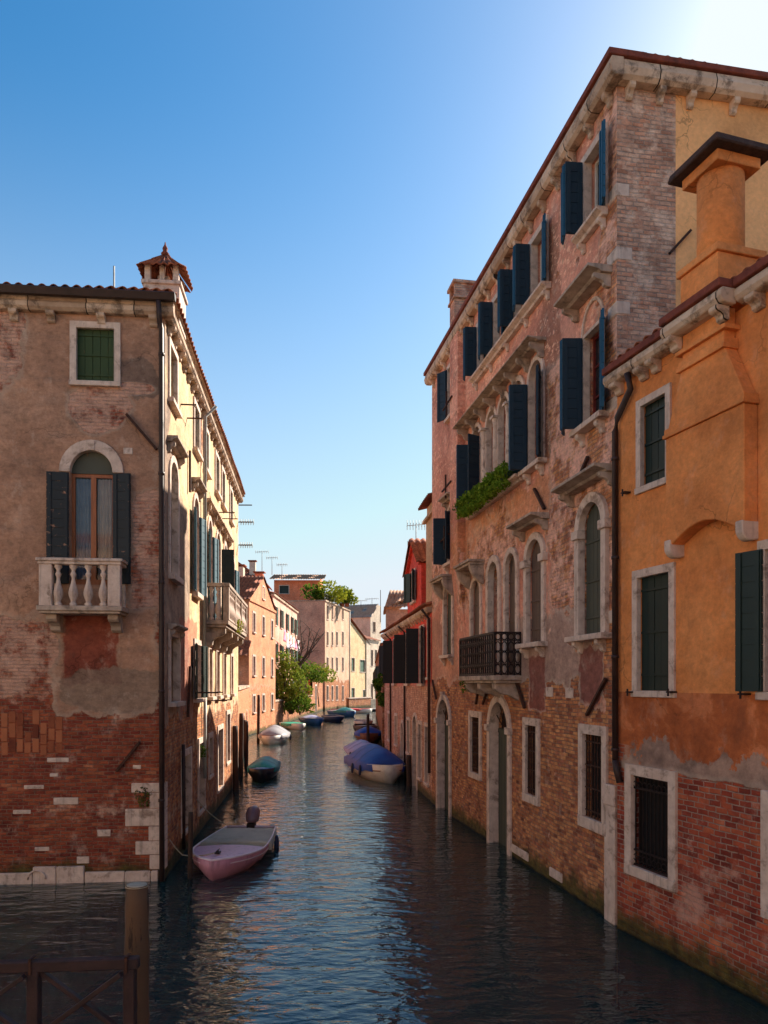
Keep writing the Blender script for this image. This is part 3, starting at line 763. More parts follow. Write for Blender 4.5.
# wall front and canal side openings
oldg = MT['greywood_shutter']
mid_g = MT['midgreen_shutter']  # mid green for all but the nearest top window
for a_, b_ in ((.45, 1.28), (3.8, 4.6), (5.6, 6.4), (8.1, 8.95), (9.75, 10.55), (12.3, 13.1)):
    window(FC, a_, b_, 9.95, 11.1, kind='closed', closed_mat=mid_g if a_ > 1 else oldg, frame=.12, sill=.12, depth=.12)
for i, (a_, b_) in enumerate(((.5, 1.4), (3.7, 4.5), (6.4, 7.2), (8.3, 9.3), (10.4, 11.2), (13.0, 13.8))):
    sh = () if i == 0 else ((('l', .42, 174, MT['teal_shutter']), ('r', .42, 168, MT['teal_shutter'])) if i in (1, 2, 4, 5) else (('l', .42, 175, MT['dkgreen_shutter']), ('r', .4, 95, MT['dkgreen_shutter'])))
    window(FC, a_, b_, 6.3 if i < 2 else 5.8, 8.75, r=.4, kind='glass', wood=MT['whitewood'] if i == 0 else MT['wood'], frame=.13, sill=.14, sill_h=.13, hood=(.25, .22, .25) if i in (0, 1) else None, shut=sh, pane=MT['glass'])
mb = MB(); cornice_prof(mb, 5.6, 12, 9.0, .2, .12)
for q in range(5): console(mb, 6 + q * 1.4, .1, 9.0, .16, .3)
FC.part('string_course', mb, MT['cornice'])
for a_, b_, sh in ((.5, 1.55, ()), (3.85, 4.85, (('l', .42, 172, MT['dkgreen_shutter']), ('r', .42, 170, MT['dkgreen_shutter']))), (6.5, 7.2, ()), (8.3, 9.0, ()), (10.2, 10.9, ()), (12.6, 13.3, ())):
    window(FC, a_, b_, 3.6, 5.0, kind='glass', frame=.13, sill=.16, hood=(.12, .2, .15) if a_ < 1 else None, shut=sh)
for a_, b_, c_, d_ in ((2.05, 3.2, .55, 2.3), (4.6, 5.6, .6, 2.4), (6.6, 7.3, 1.3, 2.4), (8.7, 10.0, .6, 2.5), (11.2, 12.2, 1.2, 2.9), (13.4, 14.2, .1, 2.2)):
    window(FC, a_, b_, c_, d_, kind='dark', pane=MT['dark'], frame=.14, sill=.06, grille=(6, (.2, .5, .8), .1, .012), bars_mat=MT['rust'])
FL.wall(MT['l1front'], 0, 9.5, -1.4, H)
FC.wall(MT['l1canal'], 0, 15.6, -1.4, H)
mb = MB(); D = 15.6
mb.poly([(0, 0, -1.4), (0, D, -1.4), (0, D, H), (0, 0, H)]); mb.poly([(0, D, -1.4), (9.5, D, -1.4), (9.5, D, H), (0, D, H)])
FL.part('wall', mb, MT['h3side'])
# stone course at the waterline, quoins, odd pale bricks
mb = MB(); random.seed(3)
x = 5.7
while x < 9.35:
    l = random.uniform(.45, .85); l = min(l, 9.38 - x)
    tall = .34 if 6.4 < x < 7.8 else .22
    mb.box(x + .006, x + l - .006, -random.uniform(.05, .075), .02, -.06, tall - random.uniform(0, .02)); x += l
FL.part('stone_course', mb, MT['stone'], bevel=.015, split=True)
mb = MB(); mb.tube([(7.02 + .17 * math.cos(a * math.pi / 8), -.085, .1 + .17 * math.sin(a * math.pi / 8)) for a in range(9)], .02, 6)
FL.part('carved_arch', mb, MT['stone'])
mb = MB(); z = .22
for l, hh in ((.3, .3), (.58, .28), (.32, .3), (.78, .36), (.3, .32), (.66, .2)):
    mb.box(9.5 - l, 9.5 + .012, -.02, .25, z + .004, z + hh - .004); z += hh
FL.part('quoin', mb, MT['stone'], bevel=.012, split=True)
mb = MB()
for px, py, w_, h_ in ((58, 760, .42, .09), (34, 787, .38, .08), (66, 801, .48, .14), (22, 812, .34, .08), (104, 833, .26, .14), (42, 849, .28, .08), (83, 860, .24, .14), (137, 767, .16, .08), (128, 451, .18, .13), (54, 775, .16, .07)):
    u_, z_ = FL.uz(px, py); mb.box(u_ - w_ / 2, u_ + w_ / 2, -.012, .02, z_ - h_ / 2, z_ + h_ / 2)
FL.part('pale_brick', mb, MT['stone'], bevel=.008, split=True)
mb = MB()
for k in range(8):
    u_ = uu(0) + .02 + k * .15; zz_ = FL.z(30, 754) + random.uniform(-.03, .05)
    for q in range(3):
        hh_ = random.uniform(.2, .3); mb.box(u_ + random.uniform(0, .012), u_ + .138 - random.uniform(0, .012), -random.uniform(.006, .018), .01, zz_, zz_ + hh_ - .012); zz_ += hh_
        if q == 1 and random.random() < .35: break
FL.part('upright_brick', mb, upr_mat(), bevel=.01, split=True)
for a_, b_ in (((127, 415), (157, 450)), ((117, 771), (140, 742))):
    mb = MB(); p_ = FL.uz(*a_); q_ = FL.uz(*b_); mb.bar((p_[0], -.05, p_[1]), (q_[0], -.05, q_[1]), .07, .05); FL.part('iron_tie', mb, MT['rust'])
mb = MB(); mb.tube([(9.43, -.3, 11.62), (9.43, -.2, 11.3), (9.45, -.09, 11.15), (9.45, -.08, 5), (9.46, -.08, .0)], .052, 10)
for z in (10.6, 8.2, 6.0, 3.8, 1.6): mb.tube([(9.45, -.08, z), (9.45, -.08, z + .06)], .064, 10)
FL.part('drainpipe', mb, MT['pipe'])
mb = MB(); mb.tube([(5.15, -.4, 11.5), (5.15, -.1, 11.2), (5.15, -.08, 4.0)], .05, 8); FC.part('drainpipe', mb, MT['palepipe'])
mb = MB(); mb.tube([(5.3, -.08, 3.6), (5.3, -.08, 1.4)], .045, 8); FC.part('drainpipe', mb, MT['palepipe'])
mb = MB(); mb.tube([(1.9, -.06, 2.6), (1.95, -.06, .2)], .04, 8); FC.part('drainpipe', mb, MT['pipe'])
# cornice front and side
for F_, L_, px0 in ((FL, 9.5, 1), (FC, 15.6, 0)):
    mb = MB()
    p_ = [(0, 0), (-.12, 0), (-.18, .06), (-.19, .14), (-.15, .19), (-.15, .22), (-.2, .3), (-.2, .34), (0, .34)]
    if F_ is FL:
        mb.extr([(a, H - .1 + b) for a, b in p_], 'x', -.3, L_ + .2)
    else:
        mb.extr([(a, H - .1 + b) for a, b in p_], 'x', .002, L_ + .3)
    F_.part('cornice', mb, MT['cornice'], bevel=.01)
n = 6
for px in (15, 52, 102, 154):
    mb = MB(); console(mb, uu(px), .16, H - .1, .16, .2); FL.part('console', mb, MT['cornice'], bevel=.006)
k = 0.35
while k < 15.4:
    mb = MB(); console(mb, k, .13, H - .1, .16, .2); FC.part('console', mb, MT['cornice'], bevel=.006); k += .62
# gutter and tiled roof
mb = MB(); prof = [(-.2, .34), (-.24, .22), (-.34, .22), (-.40, .34), (-.38, .36), (-.22, .36)]
mb.extr([(a, H - .1 + b) for a, b in prof], 'x', -.35, 9.76); FL.part('gutter', mb, MT['pipe'])
mb = MB(); zr = H + .26
A = (-.4, -.3, zr); B_ = (9.74, -.3, zr); C_ = (9.74, 16.0, zr); D_ = (-.4, 16.0, zr); r0 = (4.7, 5.2, zr + 1.9); r1 = (4.7, 10.6, zr + 1.9)
tiles(mb, A, B_, (4.9, 5.2, zr + 1.9), (4.5, 5.2, zr + 1.9), rows=7); tiles(mb, B_, C_, (4.7, 10.6, zr + 1.9), (4.7, 5.2, zr + 1.9), rows=7)
tiles(mb, C_, D_, (4.5, 10.6, zr + 1.9), (4.9, 10.6, zr + 1.9), rows=7); tiles(mb, D_, A, r0, r1, rows=7)
roof = FL.part('roof', mb, MT['tile'], solid=.015)
mb = MB(); mb.poly([(q[0], q[1], q[2] - .08) for q in (A, B_, C_, D_)]); FL.part('eave', mb, MT['cornice'])
# chimney with tiled cap
cc = at(163, 290, 16.0); L_ = FL.W.inverted() @ cc
cx, cy = L_.x - .02, L_.y + .35
mb = MB(); mb.box(cx - .37, cx + .37, cy - .42, cy + .42, zr - .2, zr + .62)
mb.box(cx - .41, cx + .41, cy - .46, cy + .46, zr + .6, zr + .68)
for sx in (-1, 1):
    for sy in (-1, 1): mb.box(cx + sx * .29 - .06, cx + sx * .29 + .06, cy + sy * .34 - .06, cy + sy * .34 + .06, zr + .68, zr + 1.05)
mb.box(cx - .05, cx + .05, cy - .36, cy - .26, zr + .68, zr + 1.05); mb.box(cx - .12, cx + .12, cy - .2, cy + .2, zr + .68, zr + .9)
ch = FL.part('chimney', mb, MT['stone'], bevel=.01)
mb = MB(); z0_ = zr + .92; z1_ = zr + 1.42
q = [(cx - .46, cy - .52, z0_), (cx + .46, cy - .52, z0_), (cx + .46, cy + .52, z0_), (cx - .46, cy + .52, z0_)]; a0 = (cx - .05, cy, z1_); a1 = (cx + .05, cy, z1_)
tiles(mb, q[0], q[1], a1, a0, period=.15, rows=2, amp=.03); tiles(mb, q[1], q[2], a1, a0, period=.15, rows=2, amp=.03)
tiles(mb, q[2], q[3], a0, a1, period=.15, rows=2, amp=.03); tiles(mb, q[3], q[0], a0, a1, period=.15, rows=2, amp=.03)
mb.build('cap', MT['tile'], ch, solid=.02)
mb = MB(); mb.lathe([(.07, 0), (.09, .05), (.045, .1), (.06, .16), (.02, .24), (.01, .3)], (cx, cy, z1_), 10); mb.build('finial', MT['tileedge'], ch)
# canal side balcony
bm_ = MB(); b0, b1 = 5.5, 11.5
bm_.box(b0, b1, -.68, .1, 5.62, 5.74); bm_.box(b0 + .05, b1 - .05, -.62, .1, 5.54, 5.62)
bal2 = FC.part('balcony', bm_, MT['oldstone'], bevel=.012)
mb = MB(); mb.box(b0 - .03, b1 + .03, -.72, -.52, 6.66, 6.76); mb.box(b0 - .03, b0 + .15, -.52, .02, 6.66, 6.76); mb.box(b1 - .15, b1 + .03, -.52, .02, 6.66, 6.76)
mb.build('handrail', MT['oldstone'], bal2, bevel=.01)
mb = MB()
for x in (b0 + .1, (b0 + b1) / 2 - 1, (b0 + b1) / 2 + 1, b1 - .1): mb.box(x - .11, x + .11, -.7, -.54, 5.74, 6.66)
for x in (b0 + .1, b1 - .1): mb.box(x - .08, x + .08, -.1, .02, 5.74, 6.66)
mb.build('pedestal', MT['oldstone'], bal2, bevel=.008, split=True)
pts_ = [(b0 + .08, -.22), (b0 + .08, -.4)] + [(b0 + .35 + k * .235, -.62) for k in range(23)]
for x, y in pts_:
    if any(abs(x - q) < .16 for q in ((b0 + b1) / 2 - 1, (b0 + b1) / 2 + 1, b1 - .1)): continue
    c = proto.copy(); COL.objects.link(c); c.parent = bal2; c.matrix_local = T(x, y, 5.74) @ Matrix.Scale(1.15, 4, (0, 0, 1))
for x in (b0 + .3, b0 + 2.1, b0 + 3.9, b1 - .3):
    m_ = MB(); console(m_, x, .22, 5.54, .6, .55, .02); m_.build('console', MT['oldstone'], bal2, bevel=.01)
for u_, z_, l in ((1.9, 10.35, .35), (8.2, 9.3, .6), (3.9, 3.75, .6), (6.0, 3.5, .6)):
    mb = MB(); mb.bar((u_, .05, z_), (u_, -l, z_), .028); mb.bar((u_ + .9, .05, z_), (u_ + .9, -l, z_), .028); mb.tube([(u_ - .1, -l + .06, z_ + .02), (u_ + 1, -l + .06, z_ + .02)], .008, 5)
    FC.part('line_bracket', mb, MT['rust'], split=True)
for a_, b_ in (((2.9, 8.6), (2.9, 9.6)), ((7.5, 7.2), (7.3, 8.0)), ((2.6, 3.2), (2.9, 4.4))):
    mb = MB(); mb.bar((a_[0], -.05, a_[1]), (b_[0], -.05, b_[1]), .06, .05); FC.part('iron_tie', mb, MT['rust'])

# ================================================================== TALL PALACE
HP = 13.88
d1 = Vector((.18, -1)).normalized(); L1_ = 12.77
FR = Facade((1.587, 25.13), d1, L1_, name='brick_palace', label='tall palace of worn pink plaster and brick on the right with blue shutters', cat='palace')
def U(t): return L1_ - t * 1.016
cn = FR.wpt(L1_, 0, 0); de = Vector((-d1.y, d1.x))
FE = Facade((cn.x, cn.y), de, 14, root=FR)
def WR(t0, t1, z0, z1, **kw): return window(FR, U(t1), U(t0), z0, z1, **kw)
SKYLIT, SHADED = MT['skylit_blue_shutter'], MT['shaded_blue_shutter']  # painted lit and shaded tones of one shutter blue
bl = (('l', .31, 95, SHADED, 102), ('r', .34, 163, SKYLIT))
for t0, t1 in ((.42, 1.15), (2.95, 3.7), (3.95, 4.7), (5.42, 6.17), (6.75, 7.48)):
    w = WR(t0, t1, 12.08, 13.38, frame=.12, fproj=.05, sill=0, wood=MT['whitewood'], mull=(2, 1), shut=bl if t0 != 3.95 else (('l', .31, 95, SHADED, 102),))
for a_, b_ in ((.3, 1.3), (2.7, 7.7)):
    mb = MB(); x0, x1 = U(b_), U(a_); cornice_prof(mb, x0, x1, 11.93, .22, .14)
    n = max(2, int((x1 - x0) / 1.1) + 1)
    for i in range(n): console(mb, x0 + .12 + (x1 - x0 - .24) * i / (n - 1), .09, 11.93, .15, .18)
    FR.part('sill_course', mb, MT['stone'], bevel=.008)
WR(9.75, 10.5, 12.0, 13.5, sill=.12, frame=.11, shut=(('l', .4, 150, SHADED), ('r', .4, 160, SHADED)))
# second floor
bw_ = WR(.47, 1.22, 8.6, 10.25, frame=.05, fproj=.02, sill=.2, sill_w=.22, consoles=True, hood=(.62, .45, .34), wood=MT['redwood'], shut=(('l', .36, 100, SHADED, 110), ('r', .38, 158, SKYLIT)))
mb = MB(); a_ = arch_path(.78, 2.12, .5, 0)[1:-1]; b_ = arch_path(.78, 2.12, .5, .06)[1:-1]
mb.loft([[(p_[0], -.035, p_[1]), (q_[0], -.035, q_[1]), (q_[0], .02, q_[1]), (p_[0], .02, p_[1])] for p_, q_ in zip(a_, b_)], closed=True, smooth=False, caps=True); mb.build('arch_trim', MT['stone'], bw_)
pol = ((3.12, 3.85), (4.2, 4.92), (5.12, 5.84), (6.04, 6.76), (7.25, 7.98))
for i, (a_, b_) in enumerate(pol):
    sh = ()
    if i == 0: sh = (('l', .38, 100, SHADED, 150), ('r', .36, 150, SHADED))
    if i == 4: sh = (('l', .38, 100, SHADED, 160), ('r', .36, 112, SHADED))
    WR(a_, b_, 8.6, 10.8, r=.36, frame=.10, fproj=.05, sill=.2 if i == 0 else 0, sill_w=.2, consoles=(i == 0), wood=MT['redwood'], shut=sh, mull=(2, 1) if 0 < i < 4 else (2, 3))
for t in (4.06, 5.02, 5.94, 6.86):
    mb = MB(); u_ = U(t)
    mb.box(u_ - .1, u_ + .1, -.16, .03, 8.6, 8.72)
    mb.lathe([(.095, 0), (.1, .04), (.078, .08), (.082, .1), (.078, 1.2), (.07, 1.5), (.085, 1.52), (.075, 1.56), (.1, 1.7), (.12, 1.76)], (u_, -.06, 8.72), 12)
    mb.box(u_ - .12, u_ + .12, -.18, .03, 10.42, 10.48)
    FR.part('column', mb, MT['stone'])
mb = MB(); x0, x1 = U(8.6), U(2.95); cornice_prof(mb, x0, x1, 11.0, .42, .07)
for i in range(8): console(mb, x0 + .15 + (x1 - x0 - .3) * i / 7, .07, 11.0, .32, .3)
FR.part('hood', mb, MT['oldstone'], bevel=.006)
mb = MB(); cornice_prof(mb, U(8.2), U(4.1), 8.44, .26, .15); FR.part('sill_course', mb, MT['stone'], bevel=.008)
WR(9.75, 10.5, 7.6, 9.3, r=.3, sill=.18, consoles=True, frame=.1, shut=(('l', .4, 100, SHADED, 160), ('r', .4, 130, SHADED)), hood=(.15, .3, .15))
# first floor (main) windows
WR(.42, 1.32, 4.85, 7.2, r=.44, depth=.1, kind='closed', closed_mat=MT['greywood_shutter'], frame=.16, fproj=.08, sill=.22, sill_w=.28, consoles=True, hood=(.3, .42, .45))
WR(3.1, 3.98, 4.85, 7.05, r=.42, depth=.1, kind='closed', closed_mat=MT['oldwood_shutter'], frame=.14, fproj=.06, sill=.22, sill_w=.22, consoles=True, hood=(.28, .4, .3))
WR(4.62, 5.32, 4.2, 7.0, r=.35, depth=.08, kind='closed', closed_mat=MT['oldwood_shutter'], frame=.13, fproj=.06, sill=0)
WR(5.85, 6.6, 4.2, 7.0, r=.37, depth=.2, kind='closed', closed_mat=MT['green_shutter'], frame=.16, fproj=.06, sill=0)
WR(7.3, 8.1, 4.2, 6.75, r=.38, depth=.08, kind='closed', closed_mat=MT['oldwood_shutter'], frame=.12, fproj=.05, sill=.12)
WR(10.0, 10.9, 4.85, 7.0, r=.42, depth=.1, kind='closed', closed_mat=MT['greywood_shutter'], frame=.13, fproj=.06, sill=.18, consoles=True)
for t in (7.7, 10.45):   # curved stone canopies on big scroll consoles
    mb = MB(); mb.box(U(t + .7), U(t - .7), -.45, .05, 7.12, 7.19); mb.box(U(t + .66), U(t - .66), -.4, .05, 7.05, 7.12)
    for s_ in (-.62, .62): 
        p_ = [(0, 0)] + [(-.38 * math.cos(a * math.pi / 16) ** 1.8, -.5 * math.sin(a * math.pi / 16)) for a in range(9)]
        mb.extr([(a, 7.05 + b) for a, b in p_], 'x', U(t + s_ * .92) - .07, U(t + s_ * .92) + .07)
    FR.part('canopy', mb, MT['oldstone'], bevel=.01)
# impost blocks for the right arched windows
for t0, t1, z_ in ((.42, 1.32, 6.62), (3.1, 3.98, 6.5)):
    mb = MB()
    for t in (t0 - .08, t1 + .08): mb.box(U(t) - .13, U(t) + .13, -.12, .05, z_, z_ + .16)
    FR.part('impost', mb, MT['stone'], bevel=.01, split=True)
# ground floor
gr = (7, (.08, .35, .62, .9), .02, .014)
WR(.45, 1.22, 1.6, 3.1, kind='dark', depth=.08, pane=MT['dark'], frame=.16, fproj=.05, sill=.06, sill_w=.16, sill_h=.2, grille=gr, bars_mat=MT['rust'])
WR(3.42, 4.05, 1.6, 3.1, kind='dark', depth=.08, pane=MT['dark'], frame=.15, fproj=.05, sill=.06, sill_w=.15, sill_h=.18, grille=gr, bars_mat=MT['rust'])
WR(7.35, 8.15, 1.6, 3.1, kind='dark', depth=.08, pane=MT['dark'], frame=.15, fproj=.05, sill=.06, sill_w=.15, sill_h=.16, grille=gr, bars_mat=MT['rust'])
def water_door(t0, t1, zc, fw):
    a_, b_ = U(t1), U(t0); w = b_ - a_; r = w / 2
    FR.ops.append((a_, b_, -1.2, zc, r)); uc = (a_ + b_) / 2
    mb = MB(); hs = zc - r
    n = 6
    for i in range(n): mb.box(-w / 2 + w * i / n + .005, -w / 2 + w * (i + 1) / n - .005, .20, .25, -.2, hs - .1)
    mb.box(-w / 2, w / 2, .18, .26, hs - .1, hs)
    dr = FR.part('water_door', mb, MT['greywood_shutter'], uc, 0, 0)
    mb = MB(); secs = []
    a = arch_path(w, zc + .06, r, -.02); b = arch_path(w, zc + .06, r, fw)
    mb.loft([[(p_[0], -.06, p_[1] - .06), (q_[0], -.06, q_[1] - .06), (q_[0], .2, q_[1] - .06), (p_[0], .2, p_[1] - .06)] for p_, q_ in zip(a, b)], closed=True, smooth=False, caps=True)
    for s_ in (-1, 1): mb.box(s_ * (w / 2 + fw / 2) - fw / 2 - .03, s_ * (w / 2 + fw / 2) + fw / 2 + .03, -.12, .2, hs - .06, hs + .1)
    mb.box(-.09, .09, -.12, .05, zc - .02, zc + fw + .08)
    mb.build('arch_trim', MT['stone'], dr, bevel=.008)
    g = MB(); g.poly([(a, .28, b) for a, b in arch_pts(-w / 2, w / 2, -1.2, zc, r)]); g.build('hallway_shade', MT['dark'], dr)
    g = MB()
    for k in range(1, 6): an = math.pi * k / 6; g.tube([(.0, .12, hs), (r * math.cos(an), .12, hs + r * math.sin(an))], .012, 5)
    g.build('fanlight_bars', MT['rust'], dr)
water_door(5.15, 6.5, 3.55, .17); water_door(10.3, 11.7, 3.5, .15)
FR.wall(MT['r1canal'], 0, L1_, -1.4, HP, depth=.32)
mb = MB(); mb.poly([(0, 0, 7), (1.06, 0, 7), (1.06, 0, HP), (0, 0, HP)]); FE.part('wall', mb, MT['r1end'])
mb = MB(); mb.poly([(1.06, 0, 5), (14, 0, 5), (14, 0, HP), (1.06, 0, HP)]); mb.poly([(0, 0, -1.4), (1.06, 0, -1.4), (1.06, 0, 7), (0, 0, 7)]); FE.part('wall', mb, MT['yellow'])
mb = MB(); mb.poly([(0, 0, -1.4), (0, 14, -1.4), (0, 14, HP), (0, 0, HP)]); mb.poly([(0, 14, -1.4), (L1_, 14, -1.4), (L1_, 14, HP), (0, 14, HP)]); FR.part('wall', mb, MT['tanwall'])
# grey patches, quoins on the corner
mb = MB()
for z_, w_ in ((12.05, .28), (11.0, .34), (10.1, .3), (8.55, .36), (5.0, .3)):
    mb.box(L1_ - w_, L1_ + .012, -.015, w_ * .8, z_, z_ + .22)
FR.part('quoin', mb, MT['stone'], bevel=.015, split=True)
mb = MB(); mb.box(U(.36), U(-.01), -.05, .1, -.06, 1.95); mb.box(U(.38), U(-.02), -.06, .1, 1.95, 2.3); FR.part('corner_post', mb, MT['stone'], bevel=.015)
mb = MB(); random.seed(5)
for px, py in ((502, 694), (492, 688), (570, 693), (550, 692)): 
    u_, z_ = FR.uz(px, py); mb.box(u_ - .16, u_ + .16, -.03, .02, z_ - .1, z_ + .1)
for u_ in (L1_ - 2.5, L1_ - 4.3, L1_ - 4.9 + .1): mb.box(u_ - .3, u_ + .3, -.03, .02, .12, .3)
FR.part('pale_stone', mb, MT['stone'], bevel=.012, split=True)
# eave cornice
for F_, x0, x1 in ((FR, -.1, L1_ + .25), (FE, -.0, 12)):
    mb = MB(); p_ = [(0, 0), (-.16, 0), (-.22, .05), (-.25, .16), (-.21, .3), (0, .3)]
    mb.extr([(a, HP - .02 + b) for a, b in p_], 'x', x0, x1); F_.part('cornice', mb, MT['cornice'], bevel=.012)
    mb = MB(); mb.box(x0 if F_ is FR else -.262, x1 + .02, -.27 if F_ is FR else -.268, .4, HP + (.283 if F_ is FR else .286), HP + (.39 if F_ is FR else .386)); F_.part('eave', mb, MT['tileedge'], bevel=.01)
k = .35
while k < L1_ + .3:
    mb = MB(); console(mb, k, .11, HP - .02, .17, .22); FR.part('console', mb, MT['cornice'], bevel=.008); k += .72
for k in (.2, .75, 1.3, 2.1, 3.0, 3.9): mb = MB(); console(mb, k, .11, HP - .02, .17, .22); FE.part('console', mb, MT['cornice'], bevel=.008)
mb = MB(); zt = HP + .35
q = [(-.2, -.2, zt), (L1_ + .18, -.2, zt), (L1_ + .18, 14, zt), (-.2, 14, zt)]
tiles(mb, q[0], q[1], (L1_ - 5, 6.5, zt + 1.6), (5, 6.5, zt + 1.6), rows=8); tiles(mb, q[1], q[2], (L1_ - 5, 7.5, zt + 1.6), (L1_ - 5, 6.5, zt + 1.6), rows=8)
tiles(mb, q[3], q[0], (5, 6.5, zt + 1.6), (5, 7.5, zt + 1.6), rows=8); tiles(mb, q[2], q[3], (5, 7.5, zt + 1.6), (L1_ - 5, 7.5, zt + 1.6), rows=8)
FR.part('roof', mb, MT['tile'], solid=.015)
# chimney breast and chimney
mb = MB(); mb.box(U(9.55), U(8.75), -.22, .02, 7.3, HP - .02)
mb.extr([(0.0, 5.6), (-.2, 7.3), (0.0, 7.3)], 'x', U(9.5), U(8.8))
FR.part('chimney_breast', mb, MT['r1canal'])
mb = MB(); cu = U(9.75); mb.box(cu - .26, cu + .26, -.1, .5, HP + .2, HP + 1.3)
mb.box(cu - .34, cu + .34, -.14, .54, HP + 1.28, HP + 1.36); 
for s_ in (-1, 1): mb.box(cu + s_ * .25 - .06, cu + s_ * .25 + .06, -.1, .5, HP + 1.36, HP + 1.7)
mb.box(cu - .1, cu + .1, .1, .5, HP + 1.36, HP + 1.7); mb.box(cu - .36, cu + .36, -.16, .56, HP + 1.7, HP + 1.8)
FR.part('chimney', mb, MT['brickpart'], bevel=.01)
# iron cross ties
for px, py in ((455.5, 404), (454.5, 487), (453, 538)):
    u_, z_ = FR.uz(px, py); mb = MB(); mb.bar((u_, -.27, z_ - .35), (u_, -.27, z_ + .35), .045); mb.bar((u_ - .5, -.25, z_ - .03), (u_ + .5, -.25, z_ + .03), .04); FR.part('iron_tie', mb, MT['rust'])
for a_, b_ in (((590, 715), (609, 679)), ((518, 679), (527, 708)), ((580, 483), (591, 457)), ((537, 489), (547, 509)), ((478, 704), (481, 686)), ((485, 704), (489, 692)), ((434, 680), (438, 699))):
    p_ = FR.uz(*a_); q_ = FR.uz(*b_); mb = MB(); mb.bar((p_[0], -.06, p_[1]), (q_[0], -.06, q_[1]), .06, .05); FR.part('iron_tie', mb, MT['rust'])
p_ = FE.uz(668, 255); q_ = FE.uz(689, 232); mb = MB(); mb.bar((p_[0], -.05, p_[1]), (q_[0], -.05, q_[1]), .05, .04); FE.part('iron_tie', mb, MT['rust'])
# iron balcony
b0, b1 = U(7.1), U(4.4); pj = .62
mb = MB(); mb.box(b0 - .05, b1 + .05, -pj - .03, .08, 4.06, 4.17); mb.box(b0, b1, -pj + .03, .08, 4.0, 4.06)
bal3 = FR.part('balcony', mb, MT['oldstone'], bevel=.01)
for x in (b0 + .25, (b0 + b1) / 2, b1 - .25):
    m_ = MB(); p_ = [(.02, 4.0), (-.56, 4.0), (-.55, 3.86), (-.42, 3.76), (-.2, 3.72), (.02, 3.6)]; m_.extr(p_, 'x', x - .12, x + .12); m_.build('console', MT['oldstone'], bal3, bevel=.012)
mb = MB()
def rail_side(p, q, n):
    p = Vector(p); q = Vector(q)
    for zz, th in ((4.2, .03), (4.42, .02), (4.95, .02), (5.12, .045)): mb.bar(p + Vector((0, 0, zz)), q + Vector((0, 0, zz)), th)
    for i in range(n + 1):
        a = p.lerp(q, i / n); mb.bar(a + Vector((0, 0, 4.17)), a + Vector((0, 0, 5.1)), .034 if i not in (0, n) else .05)
        if i < n:
            c = p.lerp(q, (i + .5) / n); e = (q - p).normalized() * ((q - p).length / n * .42)
            for zc, hr in ((4.31, .1), (4.58, .14), (4.8, .12), (5.03, .07)):
                mb.tube([c + e * math.cos(a2 * math.pi / 5) + Vector((0, 0, zc + hr * math.sin(a2 * math.pi / 5))) for a2 in range(11)], .014, 4, caps=False)
rail_side((b0, -pj, 0), (b1, -pj, 0), 17); rail_side((b1, -pj, 0), (b1, 0, 0), 4); rail_side((b0, -pj, 0), (b0, 0, 0), 4)
mb.build('railing', MT['iron'], bal3)

# ================================================================== ORANGE HOUSE
HO = 8.82
dO = Vector((.308, -1)).normalized()
FO = Facade((3.80, 12.38), dO, 7.4, name='orange_house', label='ochre orange plaster house at the right edge with a round roof chimney', cat='house')
def WO(px0, px1, y0, y1, ref, **kw):
    u0, u1 = FO.u(px0), FO.u(px1); return window(FO, u0, u1, FO.z(ref, y1), FO.z(ref, y0), **kw)
DG = MT['dkgreen_shutter']
WO(641.5, 667.5, 392, 477, 667, kind='closed', closed_mat=DG, frame=.1, sill=.05, sill_w=.12, depth=.08, closed=None)
WO(638, 671, 570.5, 691, 671, kind='closed', closed_mat=DG, frame=.11, sill=.05, sill_w=.13, depth=.08)
u_ = FO.u(766); window(FO, u_, u_ + .75, FO.z(766, 692), FO.z(766, 549), kind='glass', frame=.11, sill=.06, sill_w=.12, shut=(('l', .36, 168, DG), ('r', .36, 170, DG)))
gw = WO(632.5, 671, 775 + 6, 879, 671, kind='dark', pane=MT['dark'], frame=.15, fproj=.05, sill=.06, sill_w=.15, sill_h=.16, depth=.08)
g = MB(); w = FO.u(671) - FO.u(632.5); h = FO.z(671, 781) - FO.z(671, 879)
for i in range(10): g.bar((-w / 2 + w * (i + .5) / 10, .03, .0), (-w / 2 + w * (i + .5) / 10, .03, h), .016)
for q in (.0, .16, .84, .97): g.box(-w / 2, w / 2, .01, .04, h * q, h * q + .03)
for zz in (.09, .89):
    for i in range(8):
        cx_ = -w / 2 + w * (i + .5) / 8; g.tube([(cx_ + w / 17 * math.cos(a * math.pi / 6), .015, h * zz + .05 * math.sin(a * math.pi / 6)) for a in range(13)], .008, 4, caps=False)
g.build('grille', MT['iron'], gw)
u_ = FO.u(764.5) + .1; window(FO, u_, u_ + .9, FO.z(762, 908), FO.z(762, 800), kind='closed', closed_mat=MT['oldwood_shutter'], frame=.13, sill=.05)
FO.wall(MT['owall'], 0, 7.4, -1.4, HO)
mb = MB(); mb.poly([(7.4, 0, -1.4), (7.4, 8, -1.4), (7.4, 8, HO), (7.4, 0, HO)]); mb.poly([(0, 0, -1.4), (0, 4, -1.4), (0, 4, HO), (0, 0, HO)]); mb.poly([(0, 8, -1.4), (7.4, 8, -1.4), (7.4, 8, HO), (0, 8, HO)]); FO.part('wall', mb, MT['orange'])
# shutter stays
mb = MB()
for px, py in ((634, 692), (675, 692), (748, 694), (629, 493)):
    a, b = FO.uz(px, py); mb.box(a - .05, a + .05, -.12, 0, b - .012, b + .012); mb.box(a - .01, a + .01, -.13, -.11, b - .06, b + .05)
FO.part('shutter_stay', mb, MT['iron'], split=True)
